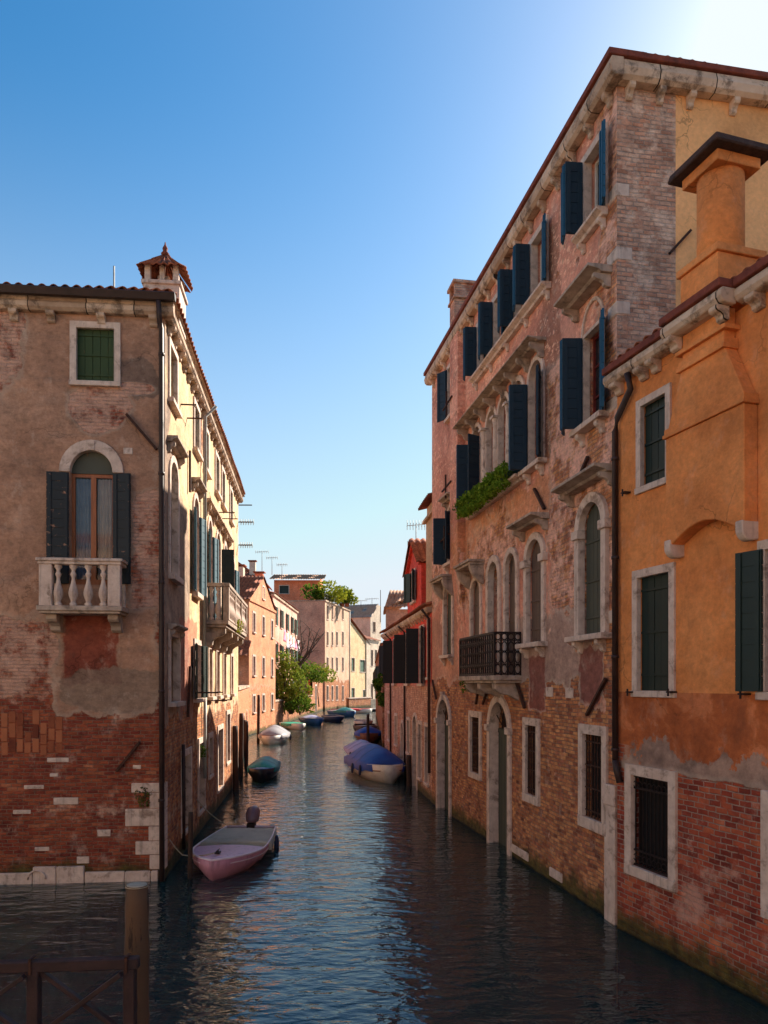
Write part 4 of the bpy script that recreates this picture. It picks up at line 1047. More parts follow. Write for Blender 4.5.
# chimney breast
s0, s1 = 1.50, 3.0; pb = .22
zb = FO.z(745, 529); zband = FO.z(750, 408)
mb = MB(); n = 14; prof = []
for i in range(n + 1):
    q = i / n; prof.append((s0 + .1 + (s1 - s0 - .2) * q, zb - .02 + .22 * math.sin(math.pi * q)))
poly = [(s0, zb - .02)] + prof + [(s1, zb - .02), (s1, zband), (s0, zband)]
mb.extr(poly, 'y', -pb, .0)
tw = .28; zt_ = zband + .13
mb.extr([(s0 + .02, zt_), (s1 - .02, zt_), (s1 - .36, HO - .48), (s0 + .30, HO - .48)], 'y', -pb + .02, 0)
mb.box(s0 + .32, s1 - .38, -pb + .03, 0, HO - .48, HO + .05)
br = FO.part('chimney_breast', mb, MT['owall'], bevel=.012)
mb = MB(); mb.box(s0 - .03, s1 + .03, -pb - .035, 0, zband, zband + .05); mb.box(s0 - .015, s1 + .015, -pb - .015, 0, zband + .05, zband + .13)
mb.box(s0 + .26, s1 - .32, -pb - .03, 0, HO - .5, HO - .44); mb.box(s0 + .27, s1 - .33, -pb - .01, 0, HO - .44, HO - .36); mb.box(s0 + .24, s1 - .3, -pb - .03, 0, HO - .26, HO - .2)
mb.build('moulding', MT['owall'], br, None, bevel=.006, split=True)
mb = MB()
for x in (s0 + .06, s1 - .06):
    p_ = [(.02, zb + .06), (-pb - .03, zb + .06), (-pb - .03, zb - .05)] + [(-pb * .5 - (pb * .5 + .03) * math.cos(a * math.pi / 10), zb - .05 - .14 * math.sin(a * math.pi / 10)) for a in range(1, 6)] + [(.02, zb - .17)]
    mb.extr(p_, 'x', x - .065, x + .065)
mb.build('console', MT['stone'], br, bevel=.015, split=True)
# cornice stepping round the breast
def gut(x0, x1, y):
    mb = MB(); p_ = [(.05, 0), (-.08, 0), (-.16, .02), (-.2, .08), (-.2, .15), (-.16, .2), (.05, .2)]
    mb.extr([(a - y, HO + b) for a, b in p_], 'x', x0, x1); FO.part('cornice', mb, MT['cornice'], bevel=.012)
    mb = MB(); mb.box(x0, x1, -.22 - y, .4, HO + .203, HO + .31); FO.part('eave', mb, MT['tileedge'], bevel=.01)
gut(-.12, s0 + .10, 0); gut(s0 + .102, s1 - .2, pb - .02); gut(s1 - .198, 7.5, 0)
for x, y in ((.12, 0), (.75, 0), (1.05, 0), (s0 + .25, pb - .02), (s1 - .34, pb - .02), (s1 + .05, 0), (s1 + .8, 0), (s1 + 1.5, 0)):
    mb = MB(); console(mb, x, .16, HO, .2, .18, -y); FO.part('console', mb, MT['cornice'], bevel=.008)
mb = MB(); tiles(mb, (-.1, -.1, HO + .33), (7.5, -.1, HO + .33), (7.5, 5, HO + 1.9), (-.1, 5, HO + 1.9), rows=10); FO.part('roof', mb, MT['tile'], solid=.015)
# drainpipe on the joint
mb = MB(); mb.tube([(.5, -.16, HO + .02), (.5, -.1, HO - .22), (.12, -.08, HO - .55), (.06, -.08, HO - .75), (.06, -.08, 2.75)], .05, 10)
for z in (7.6, 6.0, 4.4, 2.9): mb.tube([(.06, -.08, z), (.06, -.08, z + .05)], .062, 10)
mb.tube([(.06, -.08, 2.75), (.1, -.08, 2.6), (.16, -.06, 2.4)], .055, 10)
FO.part('drainpipe', mb, MT['pipe'])
# round chimney
cw = at(720.5, 260, 10.25); lc_ = FO.W.inverted() @ cw; cx, cy = lc_.x, lc_.y
zc1 = CAMZ + (HY - 172) / FPX * 10.1; zc0 = CAMZ + (HY - 262) / FPX * 10.25
mb = MB(); mb.box(cx - .36, cx + .36, cy - .36, cy + .36, HO + .2, zc0 - .1); mb.box(cx - .4, cx + .4, cy - .4, cy + .4, zc0 - .1, zc0)
mb.lathe([(.30, 0), (.30, zc1 - zc0)], (cx, cy, zc0 - .002), 32)
mb.box(cx - .345, cx + .345, cy - .345, cy + .345, zc1 - .01, zc1 + .13)
chm = FO.part('chimney', mb, MT['owall'], bevel=.008)
mb = MB(); mb.box(cx - .49, cx + .49, cy - .49, cy + .49, zc1 + .132, zc1 + .25, taper=.03); mb.build('cap', simple_mat('rough_dark_slab', rgb(62, 46, 42), rgb(92, 68, 60), 10, .95, .03), chm, bevel=.02)
# ================================================================== FAR BUILDINGS
def far_house(name, label, near, d, L, H, depth, walls, cat='house'):
    """near = corner nearest the bridge on the canal. canal facade F, camera-facing facade G"""
    d = Vector(d).normalized()
def left_house(name, label, near, d, L, H, gw, mc, mf, roof='flat', cat='house', tilem='tile', z0=-1.4):
    F = Facade(near, d, L, name=name, label=label, cat=cat)
    dd = Vector(d).normalized(); df = Vector((dd.y, -dd.x))
    G = Facade(Vector(near) - df * gw, df, gw, root=F)
    F.H = H; F.gw = gw; F.mc = mc; F.mf = mf; F.z0 = z0
    return F, G
def close_house(F, G, tile='tile', kind='gable_canal', rise=2.2, back=True, over=.25):
    L, H, gw = F.L, F.H, F.gw
    def gab(mb):
        if kind == 'gable_canal': mb.poly([(0, 0, H), (L, 0, H), (L / 2, 0, H + rise)])
    F.wall(MT[F.mc], 0, L, F.z0, H, top=gab)
    G.wall(MT[F.mf], 0, gw, F.z0, H)
    mb = MB(); mb.poly([(L, 0, F.z0), (L, gw, F.z0), (L, gw, H), (L, 0, H)]); mb.poly([(0, gw, F.z0), (L, gw, F.z0), (L, gw, H), (0, gw, H)])
    if kind == 'gable_canal': mb.poly([(0, gw, H), (L, gw, H), (L / 2, gw, H + rise)])
    F.part('wall', mb, MT[F.mf])
    mb = MB(); e = over
    if kind == 'gable_canal':
        s_ = rise / (L / 2) * e
        tiles(mb, (-e, gw, H - s_ + .06), (-e, -.12, H - s_ + .06), (L / 2, -.12, H + rise + .06), (L / 2, gw, H + rise + .06), period=.3, amp=.06, n=4, rows=8)
        tiles(mb, (L + e, -.12, H - s_ + .06), (L + e, gw, H - s_ + .06), (L / 2, gw, H + rise + .06), (L / 2, -.12, H + rise + .06), period=.3, amp=.06, n=4, rows=8)
    elif kind == 'shed':   # eave along canal
        tiles(mb, (-e, -e, H + .08), (L + e, -e, H + .08), (L + e, gw / 2, H + rise), (-e, gw / 2, H + rise), period=.3, amp=.06, n=4, rows=8)
        tiles(mb, (L + e, gw + e, H + .08), (-e, gw + e, H + .08), (-e, gw / 2, H + rise), (L + e, gw / 2, H + rise), period=.3, amp=.06, n=4, rows=8)
        mb2 = MB()
        for x in (0, L): mb2.poly([(x, 0, H), (x, gw, H), (x, gw / 2, H + rise - .05)])
        F.part('gable', mb2, MT[F.mf])
    elif kind == 'hip':
        m_ = min(L, gw) / 2 * .9
        a0, a1 = (m_, gw / 2, H + rise), (L - m_, gw / 2, H + rise)
        P = [(-e, -e, H + .08), (L + e, -e, H + .08), (L + e, gw + e, H + .08), (-e, gw + e, H + .08)]
        tiles(mb, P[0], P[1], a1, a0, period=.3, amp=.06, n=4, rows=7); tiles(mb, P[1], P[2], a1, a1, period=.3, amp=.06, n=4, rows=7)
        tiles(mb, P[2], P[3], a0, a1, period=.3, amp=.06, n=4, rows=7); tiles(mb, P[3], P[0], a0, a0, period=.3, amp=.06, n=4, rows=7)
    if kind != 'flat': F.part('roof', mb, MT[tile])
    mb = MB(); c = MB()
    if kind in ('shed', 'hip', 'flat'):
        mb.box(-.12, L + .12, -.16, -.001, H - .14, H + .07); F.part('cornice', mb, MT['cornice'])
        mb = MB(); mb.box(0, gw + .0, -.1, -.001, H - .12, H + .06); G.part('cornice', mb, MT['cornice'])
    if kind == 'flat':
        mb = MB(); mb.box(0.002, L - .002, .002, gw - .002, H - .3, H + .02); F.part('roof', mb, MT['render_grey'])
def fwin(F, px0, px1, y0, y1, ref=None, shut=None, kind='glass', frame=.13, r=0, sh_=0, **kw):
    """far window from photo bounds"""
    ref = ref or (px0 + px1) / 2
    u0, u1 = sorted((F.u(px0), F.u(px1)))
    if sh_: u1 = u0 + min(1.1, u1 - u0)
    z1, z0 = F.z(ref, y0), F.z(ref, y1)
    sh = ()
    if shut: sh = (('l', (u1 - u0) * .5, 172, shut), ('r', (u1 - u0) * .5, 172, shut))
    return window(F, u0, u1, z0, z1, kind=kind, frame=frame, sill=.1, mull=(2, 2), far=True, shut=sh, r=r, **kw)

# --- brick gabled house on the left
n1 = Vector(((249 - CX) / FPX * 58, 58.0))
F1, G1 = left_house('gabled_brick_house', 'orange brick gabled house with three rows of small white framed windows', n1, (.047, 1), 10.6, 10.4, 11, 'h1wall', 'h1wall')
for z0_, z1_ in ((8.0, 9.5), (4.6, 6.1), (1.7, 3.0)):
    for u_ in (1.3, 4.9, 8.6): window(F1, u_, u_ + .85, z0_, z1_, kind='glass', frame=.14, sill=.12, far=True, mull=(2, 2))
window(F1, 4.9, 5.7, 11.0, 12.0, kind='glass', frame=.12, sill=.1, far=True)
window(G1, 9.3, 10.0, 3.4, 4.6, kind='glass', frame=.13, sill=.1, far=True)
close_house(F1, G1, 'tile', 'gable_canal', 2.4)
mb = MB(); mb.box(-.02, 10.62, -.1, -.001, 10.3, 10.5); F1.part('string_course', mb, MT['h1wall'])
mb = MB(); tiles(mb, (9.2, -1.6, 6.0), (11.2, -1.6, 6.0), (11.2, -.02, 7.2), (9.2, -.02, 7.2), period=.3, amp=.06, n=4, rows=4)
G1.part('porch_roof', mb, MT['tile'])
mb = MB()
for y in (2.5, 6.5): mb.box(5.0, 5.7, y, y + .7, 12.2, 13.9); mb.box(4.9, 5.8, y - .1, y + .8, 13.8, 14.0)
for (y, s_) in ((2.5, 1), (6.5, 1)): mb.lathe([(.16, 0), (.16, .5), (.26, .6), (.1, .8)], (5.35, y + .35, 14.0), 10)
F1.part('chimney', mb, MT['render_grey'])
# garden wall between the corner house and the gabled one
gw0 = FC.wpt(15.65, .05, 0); 
FG = Facade((gw0.x, gw0.y), (n1 - Vector((gw0.x, gw0.y))), (n1 - Vector((gw0.x, gw0.y))).length - .1, name='garden_wall', label='low peach plaster garden wall along the water between corner house and gabled house', cat='wall')
for u_, w_, zc in ((4, 1.3, 2.3), (11, 1.2, 2.2), (18, 1.2, 2.2)): window(FG, u_, u_ + w_, -1.0, zc, r=.5, kind='dark', pane=MT['dark'], frame=.12, sill=0, far=True)
FG.wall(MT['h1wall'], 0, FG.L, -1.4, 3.7, depth=.15)
mb = MB(); mb.box(0, FG.L, .15, .5, -1.4, 3.699); FG.part('wall_core', mb, MT['h1wall'])
mb = MB(); mb.box(0, FG.L, -.08, .55, 3.7, 3.84); FG.part('coping', mb, MT['cornice'])

# --- pink terrace behind it with laundry
n2 = Vector(((273 - CX) / FPX * 72, 72.0)); e2 = Vector(((297 - CX) / FPX * 90, 90.0))
F2, G2 = left_house('pink_terrace_house', 'pink plaster house with green shuttered windows behind the gabled brick house', n2, e2 - n2, (e2 - n2).length, 12.4, 12, 'h2wall', 'h2wall')
for q in (.06, .27, .5, .72, .9):
    u_ = F2.L * q
    for z0_, z1_ in ((9.6, 11.4), (6.0, 7.8), (2.4, 4.2)): window(F2, u_, u_ + .9, z0_, z1_, kind='glass', frame=.14, sill=.1, far=True, shut=(('l', .45, 172, MT['midgreen_shutter']), ('r', .45, 172, MT['midgreen_shutter'])))
close_house(F2, G2, 'tile', 'shed', 1.6)
chimney_box(F2, 4, 2, .8, .8, 12.5, 14.9, MT['orangered'], 'slab')
chimney_box(F2, 1.5, 3.5, .9, .9, 12.5, 15.2, MT['whitewall'], 'slab')
chimney_box(F2, 8.5, 3, .8, .8, 12.5, 14.5, MT['render_grey'], 'slab')
# --- long red roof further left behind
Fb = Facade((-25, 88), (1, .05), 10.6, name='brick_red_house', label='brick red house with a low tiled roof seen over the gabled brick house', cat='house')
window(Fb, 7, 8.4, 13.4, 14.8, kind='dark', frame=.1, sill=.1, far=True)
Fb.wall(MT['orangered'], 0, 10.6, -1, 15.9)
mb = MB(); mb.poly([(10.6, 0, -1), (10.6, 9, -1), (10.6, 9, 15.9), (10.6, 0, 15.9)]); Fb.part('wall', mb, MT['orangered'])
mb = MB(); tiles(mb, (-.4, -.5, 15.95), (11, -.5, 15.95), (7.0, 5, 19.0), (2, 5, 19.0), period=.35, amp=.07, n=4, rows=7); tiles(mb, (11, -.5, 15.95), (11, 10, 15.95), (7, 5, 19), (7, 5, 19), period=.35, amp=.07, n=4, rows=7); Fb.part('roof', mb, MT['tile'])
for x, y in ((9.6, 1.0),): chimney_box(Fb, x, y, .7, .7, 15.4, 18.2, MT['whitewall'], 'slab')

# --- corner house with roof garden
n3 = Vector(((325 - CX) / FPX * 112, 112.0)); e3 = Vector(((349.5 - CX) / FPX * 128, 128.0))
F3, G3 = left_house('roof_garden_house', 'four storey corner house with a blank brown side wall and shrubs growing on its roof', n3, e3 - n3, (e3 - n3).length, 16.2, 17, 'h3wall', 'h3side')
for (px0, px1) in ((326.5, 328.9), (331.4, 333.6), (335.8, 338.2), (341.8, 345.2)):
    for y0, y1 in ((605.5, 619.5), (632, 645.5), (657.5, 671), (686, 700)): fwin(F3, px0 + .2, px1 - .5, y0, y1, kind='closed', closed_mat=MT['grgreen'], frame=.1, sh_=1)
close_house(F3, G3, 'tile', 'flat')
mb = MB(); 
for i in range(20): mb.bar((F3.L * i / 19, .1, 16.2), (F3.L * i / 19, .1, 17.2), .05)
mb.bar((0, .1, 17.2), (F3.L, .1, 17.2), .06); mb.bar((0, .1, 16.7), (F3.L, .1, 16.7), .04); F3.part('terrace_railing', mb, MT['iron'])
mb = MB(); mb.tube([(F3.L - .2, -.1, 16), (F3.L - .2, -.1, 1)], .08, 6); F3.part('drainpipe', mb, MT['palepipe'])
# orange gabled attic house behind
Fk = Facade((at(274, 0, 124).x, 124), (1, .02), 7.4, name='attic_house', label='orange plaster house with a shallow bleached tile roof rising behind the roof garden', cat='house')
window(Fk, .9, 2.4, 18.6, 19.9, kind='dark', frame=.1, sill=.1, far=True, pane=MT['dkgreen_shutter'])
Fk.wall(MT['orangered'], 0, 7.4, -1, 20.8)
mb = MB(); mb.poly([(7.4, 0, -1), (7.4, 12, -1), (7.4, 12, 20.8), (7.4, 6, 22.2), (7.4, 0, 20.8)]); Fk.part('wall', mb, MT['orangered'])
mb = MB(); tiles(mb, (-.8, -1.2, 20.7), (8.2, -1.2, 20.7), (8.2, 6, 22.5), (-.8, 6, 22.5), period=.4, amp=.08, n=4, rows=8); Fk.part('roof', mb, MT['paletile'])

# --- cream, white and pale pink houses at the end
def end_house(name, label, x0, x1, y_, Y, z1, mat, tile, rise, dp=10, sl=0.0, kind='hip'):
    a = Vector(((x0 - CX) / FPX * Y, Y)); b = Vector(((x1 - CX) / FPX * (Y + sl), Y + sl))
    F = Facade(a, b - a, (b - a).length, name=name, label=label, cat='house')
    F.H = z1; F.gw = dp; F.mc = mat; F.mf = mat; F.z0 = -1; return F
Fc = end_house('cream_house', 'small cream plaster house with a tiled lean-to roof at the far end of the canal', 345, 368.5, 0, 132, 12.6, 'cream', 'tile', 2, sl=14)
for a_, b_, c_, d_ in ((351.5, 354.5, 658, 671), (360, 365, 660, 672), (351.5, 354.5, 688, 700), (363, 366, 690, 702)): fwin(Fc, a_, b_, c_, d_, kind='closed', closed_mat=MT['midgreen_shutter'])
Fc.wall(MT['cream'], 0, Fc.L, -1, 11.4, top=lambda mb: mb.poly([(0, 0, 11.4), (Fc.L, 0, 11.4), (0, 0, 16.0)]))
mb = MB(); tiles(mb, (Fc.L + .4, -.4, 11.3), (Fc.L + .4, 9, 11.3), (-.2, 9, 16.3), (-.2, -.4, 16.3), period=.4, amp=.08, n=4, rows=8); Fc.part('roof', mb, MT['tile'])
mb = MB(); mb.poly([(0, 0, -1), (0, 9, -1), (0, 9, 16), (0, 0, 16)]); mb.poly([(Fc.L, 0, -1), (Fc.L, 9, -1), (Fc.L, 9, 11.4), (Fc.L, 0, 11.4)]); Fc.part('wall', mb, MT['cream'])
Fw = end_house('white_house', 'narrow white plaster house with dark green shutters at the end of the canal', 366.5, 379, 0, 144, 12.0, 'whitewall', 'tile', 2, sl=7)
for a_, b_, c_, d_ in ((371, 373, 650, 666), (375, 377, 650, 666), (371, 373, 684, 700), (375, 377, 684, 700)): fwin(Fw, a_, b_, c_, d_, kind='closed', closed_mat=DG)
Fw.wall(MT['whitewall'], 0, Fw.L, -1, 12.3); mb = MB(); mb.poly([(0, 0, -1), (0, 9, -1), (0, 9, 12.3), (0, 0, 12.3)]); Fw.part('wall', mb, MT['whitewall'])
mb = MB(); tiles(mb, (-.3, -.4, 12.3), (Fw.L + .3, -.4, 12.3), (Fw.L + .3, 6, 14.4), (-.3, 6, 14.4), period=.4, amp=.08, n=4, rows=7); Fw.part('roof', mb, MT['tile'])
Fp = end_house('pale_pink_house', 'pale pink house with a bleached hipped tile roof in the far distance', 348, 373, 0, 168, 17.6, 'pinkwall', 'tile', 2)
Fp.wall(MT['pinkwall'], 0, Fp.L, -1, 17.9); mb = MB(); mb.poly([(Fp.L, 0, -1), (Fp.L, 9, -1), (Fp.L, 9, 17.9), (Fp.L, 0, 17.9)]); Fp.part('wall', mb, MT['pinkwall'])
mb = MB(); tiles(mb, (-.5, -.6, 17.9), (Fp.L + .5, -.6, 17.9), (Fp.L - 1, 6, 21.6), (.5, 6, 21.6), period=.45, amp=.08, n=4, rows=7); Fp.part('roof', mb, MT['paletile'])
Ft = end_house('white_tower_house', 'tall thin white house with a grey gabled top at the far end of the canal', 370.5, 381, 0, 158, 21, 'whitewall', 'tile', 2, sl=5)
fwin(Ft, 373, 375.5, 622, 632, kind='dark'); fwin(Ft, 373, 375.5, 640, 650, kind='dark')
Ft.wall(MT['whitewall'], 0, Ft.L, -1, 17.8, top=lambda mb: mb.poly([(0, 0, 17.8), (Ft.L, 0, 17.8), (Ft.L, 0, 20.5), (Ft.L * .6, 0, 20.6)]))
mb = MB(); mb.poly([(0, 0, -1), (0, 9, -1), (0, 9, 17.8), (0, 0, 17.8)]); Ft.part('wall', mb, MT['pinkwall'])
mb = MB(); tiles(mb, (-.3, 9, 17.6), (-.3, -.4, 17.6), (Ft.L * .6, -.4, 20.7), (Ft.L * .6, 9, 20.7), period=.4, amp=.08, n=4, rows=5); Ft.part('roof', mb, MT['render_grey'])
# brick quay wall at the canal bend
a = at(349, 0, 121); b = at(384, 0, 133)
Fq = Facade((a.x, a.y), (b.x - a.x, b.y - a.y), 8, name='brick_quay_wall', label='low brick quay wall with a pale coping at the far end of the water', cat='wall')
Fq.wall(MT['brickwall'], 0, 8, -1.4, 1.5); mb = MB(); mb.box(0, 8, .002, .5, -1.4, 1.499); Fq.part('wall_core', mb, MT['brickwall'])
mb = MB(); mb.box(-.1, 8.1, -.1, .55, 1.5, 1.65); Fq.part('coping', mb, MT['stone'])
# garden walls behind the tree
e1 = F1.wpt(F1.L + .05, .1, 0); n3w = F3.wpt(0, .3, 0)
vv = Vector((n3w.x - e1.x, n3w.y - e1.y))
Fh = Facade((e1.x, e1.y), vv, vv.length, name='garden_brick_wall', label='weathered brick garden wall with a dark gate behind the moored boats under the tree', cat='wall')
window(Fh, 33, 34.6, 0.2, 3.6, kind='closed', closed_mat=MT['oldwood_shutter'], frame=.2, sill=0, far=True)
Fh.wall(MT['brickwall'], 0, vv.length, -1.4, 3.2, ops=[o for o in Fh.ops if 0]) if False else None
Fh.wall(MT['brickwall'], 0, 30, -1.4, 2.3); Fh.wall(MT['brickwall'], 30, vv.length, -1.4, 4.8)
mb = MB(); mb.box(0, 29.9, .1, .5, -1.4, 2.299); mb.box(30, vv.length, .3, .6, -1.4, 4.799); Fh.part('wall_core', mb, MT['brickwall'])
mb = MB(); mb.box(0, 30, -.08, .55, 2.3, 2.44); mb.box(30, vv.length, -.08, .55, 4.8, 4.94); Fh.part('coping', mb, MT['cornice'])

# ================================================================== RED HOUSE (right bank)
nr = Vector((1.60, 25.2)); er = Vector((.03, 39.85)); dr_ = (nr - er)
FD = Facade(er, dr_, dr_.length, name='red_house', label='red plaster house with a brick ground floor and charcoal shutters on the right bank', cat='house')
LR = FD.L; HRd = 6.45
def V(t): return LR - t * 1.006
CS = MT['charcoal_shutter']
def WD(t0, t1, z0, z1, **kw): return window(FD, V(t1), V(t0), z0, z1, **kw)
for t0, t1 in ((1.7, 2.6), (5.3, 6.2), (9.7, 10.6)): WD(t0, t1, 3.98, 6.0, frame=.08, sill=.12, shut=(('l', .46, 97, CS), ('r', .44, 168, CS)))
WD(.35, .8, 4.2, 6.1, frame=.1, sill=.1, kind='closed', closed_mat=MT['whitewood'])
for t0, t1, zc in ((3.3, 4.3, 2.75), (7.0, 7.9, 2.3)): 
    WD(t0, t1, -1.0, zc, r=.45, kind='closed', closed_mat=MT['oldwood_shutter'], frame=.13, sill=0, depth=.3)
for t0, t1 in ((.7, 1.35), (2.2, 2.85)): WD(t0, t1, .55, 2.5, frame=.12, sill=.08, kind='dark', pane=MT['dark'], grille=(5, (.2, .5, .8), .08, .012))
for t0, t1 in ((5.2, 5.9), (9.2, 10.0), (12, 12.8)): WD(t0, t1, 1.2, 2.5, frame=.12, sill=.08, kind='dark', pane=MT['dark'])
FD.wall(MT['redwall'], 0, LR, -1.4, HRd, depth=.32)
mb = MB(); mb.poly([(0, 0, -1.4), (0, 8, -1.4), (0, 8, HRd), (0, 0, HRd)]); FD.part('wall', mb, MT['tanwall'])
mb = MB(); p_ = [(0, 0), (-.12, 0), (-.19, .08), (-.2, .18), (0, .18)]; mb.extr([(a, HRd - .1 + b) for a, b in p_], 'x', -.1, LR - .02); FD.part('cornice', mb, MT['cornice'])
for i in range(22):
    mb = MB(); console(mb, .3 + i * .66, .12, HRd - .1, .14, .16); FD.part('console', mb, MT['cornice'])
mb = MB(); tiles(mb, (-.1, -.25, HRd + .12), (LR - .05, -.25, HRd + .12), (LR - .05, 4, HRd + 1.5), (-.1, 4, HRd + 1.5), period=.22, amp=.05, rows=8); FD.part('roof', mb, MT['tile'], solid=.012)
for px, z0 in ((406.3, .5), (392, .5)):
    t_ = FD.u(px); mb = MB(); mb.tube([(t_, -.34, HRd - .1), (t_, -.08, HRd - .35), (t_, -.07, z0)], .045, 8); FD.part('drainpipe', mb, MT['pipe'])
mb = MB(); mb.tube([(LR - .12, -.34, HRd), (LR - .12, -.1, HRd - .3), (LR - .12, -.08, 1.0)], .05, 8); FD.part('drainpipe', mb, MT['pipe'])
# raised gable dormer flush with the facade
g0, g1 = FD.u(407.5), FD.u(421.3); gm_ = (g0 + g1) / 2; ge = 8.35; gp = 9.45
dops = [(gm_ - .42, gm_ + .42, 7.15, 8.3, 0)]
mb = MB(); 
FD.ops.append(dops[0])
def gt(mb): mb.poly([(g0, 0, ge), (g1, 0, ge), (gm_, 0, gp)])
do = FD.wall(MT['redwall'], g0, g1, HRd + .1, ge, name='dormer', ops=dops, top=gt)
mb = MB()
for x in (g0, g1): mb.poly([(x, 0, HRd), (x, 3.5, HRd), (x, 3.5, ge), (x, 0, ge)])
mb.build('dormer_side', MT['redwall'], do, split=True)
mb = MB(); tiles(mb, (g1 + .15, -.2, ge - .02), (g1 + .15, 3.6, ge - .02), (gm_, 3.6, gp + .08), (gm_, -.2, gp + .08), rows=4); tiles(mb, (g0 - .15, 3.6, ge - .02), (g0 - .15, -.2, ge - .02), (gm_, -.2, gp + .08), (gm_, 3.6, gp + .08), rows=4); mb.build('dormer_roof', MT['tile'], do, solid=.015)
FD.ops = []
dw = window(FD, gm_ - .42, gm_ + .42, 7.15, 8.3, frame=.08, sill=.1, shut=(('l', .44, 150, DG), ('r', .44, 165, DG)))
mb = MB(); mb.bar((g0, -.06, ge - .02), (gm_, -.06, gp - .05), .1); mb.bar((g1, -.06, ge - .02), (gm_, -.06, gp - .05), .1); mb.build('moulding', MT['redwall'], do, split=True)
# narrow tan house between red house and palace
tb0, tb1 = V(2.0), V(.1)
FT = Facade(FD.wpt(tb0, .12, 0).xy, dr_, tb1 - tb0, name='tan_tower_house', label='narrow tan plaster tower with a small tiled cap wedged between red house and brick palace', cat='house')
mb = MB(); w_ = tb1 - tb0; mb.box(0, w_, 0, 3, HRd + .2, 9.7); FT.part('wall', mb, MT['tanwall'])
mb = MB(); mb.box(-.1, w_ + .1, -.12, 3.1, 9.702, 9.8); mb.box(.2, w_ - .3, .0, 1.4, 9.8, 10.2); FT.part('parapet', mb, MT['tanwall'])
mb = MB(); tiles(mb, (-.2, -.25, 10.2), (w_ + .2, -.25, 10.2), (w_ + .2, 1.6, 10.75), (-.2, 1.6, 10.75), rows=4); FT.part('roof', mb, MT['tileedge'], solid=.02)

# --- houses beyond the red one, right bank
def right_house(name, label, far, near, H, depth, mat, matend):
    F = Facade(far, Vector(near) - Vector(far), (Vector(near) - Vector(far)).length, name=name, label=label, cat='house')
    c = F.wpt(F.L, 0, 0); E = Facade(c.xy, Vector((-F.d.y, F.d.x)), depth, root=F)
    F.H = H
    return F, E
F5, E5 = right_house('brown_brick_house', 'brown brick house with a bleached tile roof just beyond the red house', (.10, 46.2), (.14, 42.2), 8.1, 6, None, None)
for u_ in (1.5,): window(F5, u_, u_ + .9, 4.4, 6.2, kind='glass', frame=.12, sill=.15, far=True, shut=(('l', .4, 120, CS), ('r', .4, 172, CS)))
for u_ in (1.2,): window(F5, u_, u_ + 1.1, -1, 2.3, r=.5, kind='dark', pane=MT['dark'], frame=.14, sill=0, far=True)
F5.wall(MT['tanwall'], 0, F5.L, -1.4, 8.1); E5.wall(MT['h3side'], 0, 6, -1.4, 8.1)
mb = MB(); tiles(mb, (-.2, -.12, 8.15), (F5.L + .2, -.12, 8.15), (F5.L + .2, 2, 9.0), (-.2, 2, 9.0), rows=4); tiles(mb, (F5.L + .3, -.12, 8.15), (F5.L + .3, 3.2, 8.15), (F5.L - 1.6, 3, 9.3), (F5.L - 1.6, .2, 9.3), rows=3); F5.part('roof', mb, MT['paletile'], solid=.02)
mb = MB(); mb.poly([(0, 0, -1.4), (0, 6, -1.4), (0, 6, 8.1), (0, 0, 8.1)]); F5.part('wall', mb, MT['tanwall'])
F6, E6 = right_house('dark_brick_house', 'dark brick house with green plants hanging from its wall far along the right bank', (-1.0, 92), (-.1, 46.5), 6.3, 6, None, None)
for u_ in (3, 10, 17, 24, 31, 38): window(F6, u_, u_ + 1, 3.6, 5.2, kind='glass', frame=.12, sill=.15, far=True, shut=(('l', .45, 140, DG), ('r', .45, 172, DG)))
F6.wall(MT['brickwall'], 0, F6.L, -1.4, 6.3); E6.wall(MT['brickwall'], 0, 6, -1.4, 6.3)
mb = MB(); tiles(mb, (-.2, -.12, 6.35), (F6.L + .2, -.12, 6.35), (F6.L + .2, 3, 7.4), (-.2, 3, 7.4), rows=4, period=.3); F6.part('roof', mb, MT['tile'])
mb = MB(); mb.poly([(0, 0, -1.4), (0, 6, -1.4), (0, 6, 6.3), (0, 0, 6.3)]); F6.part('wall', mb, MT['brickwall'])

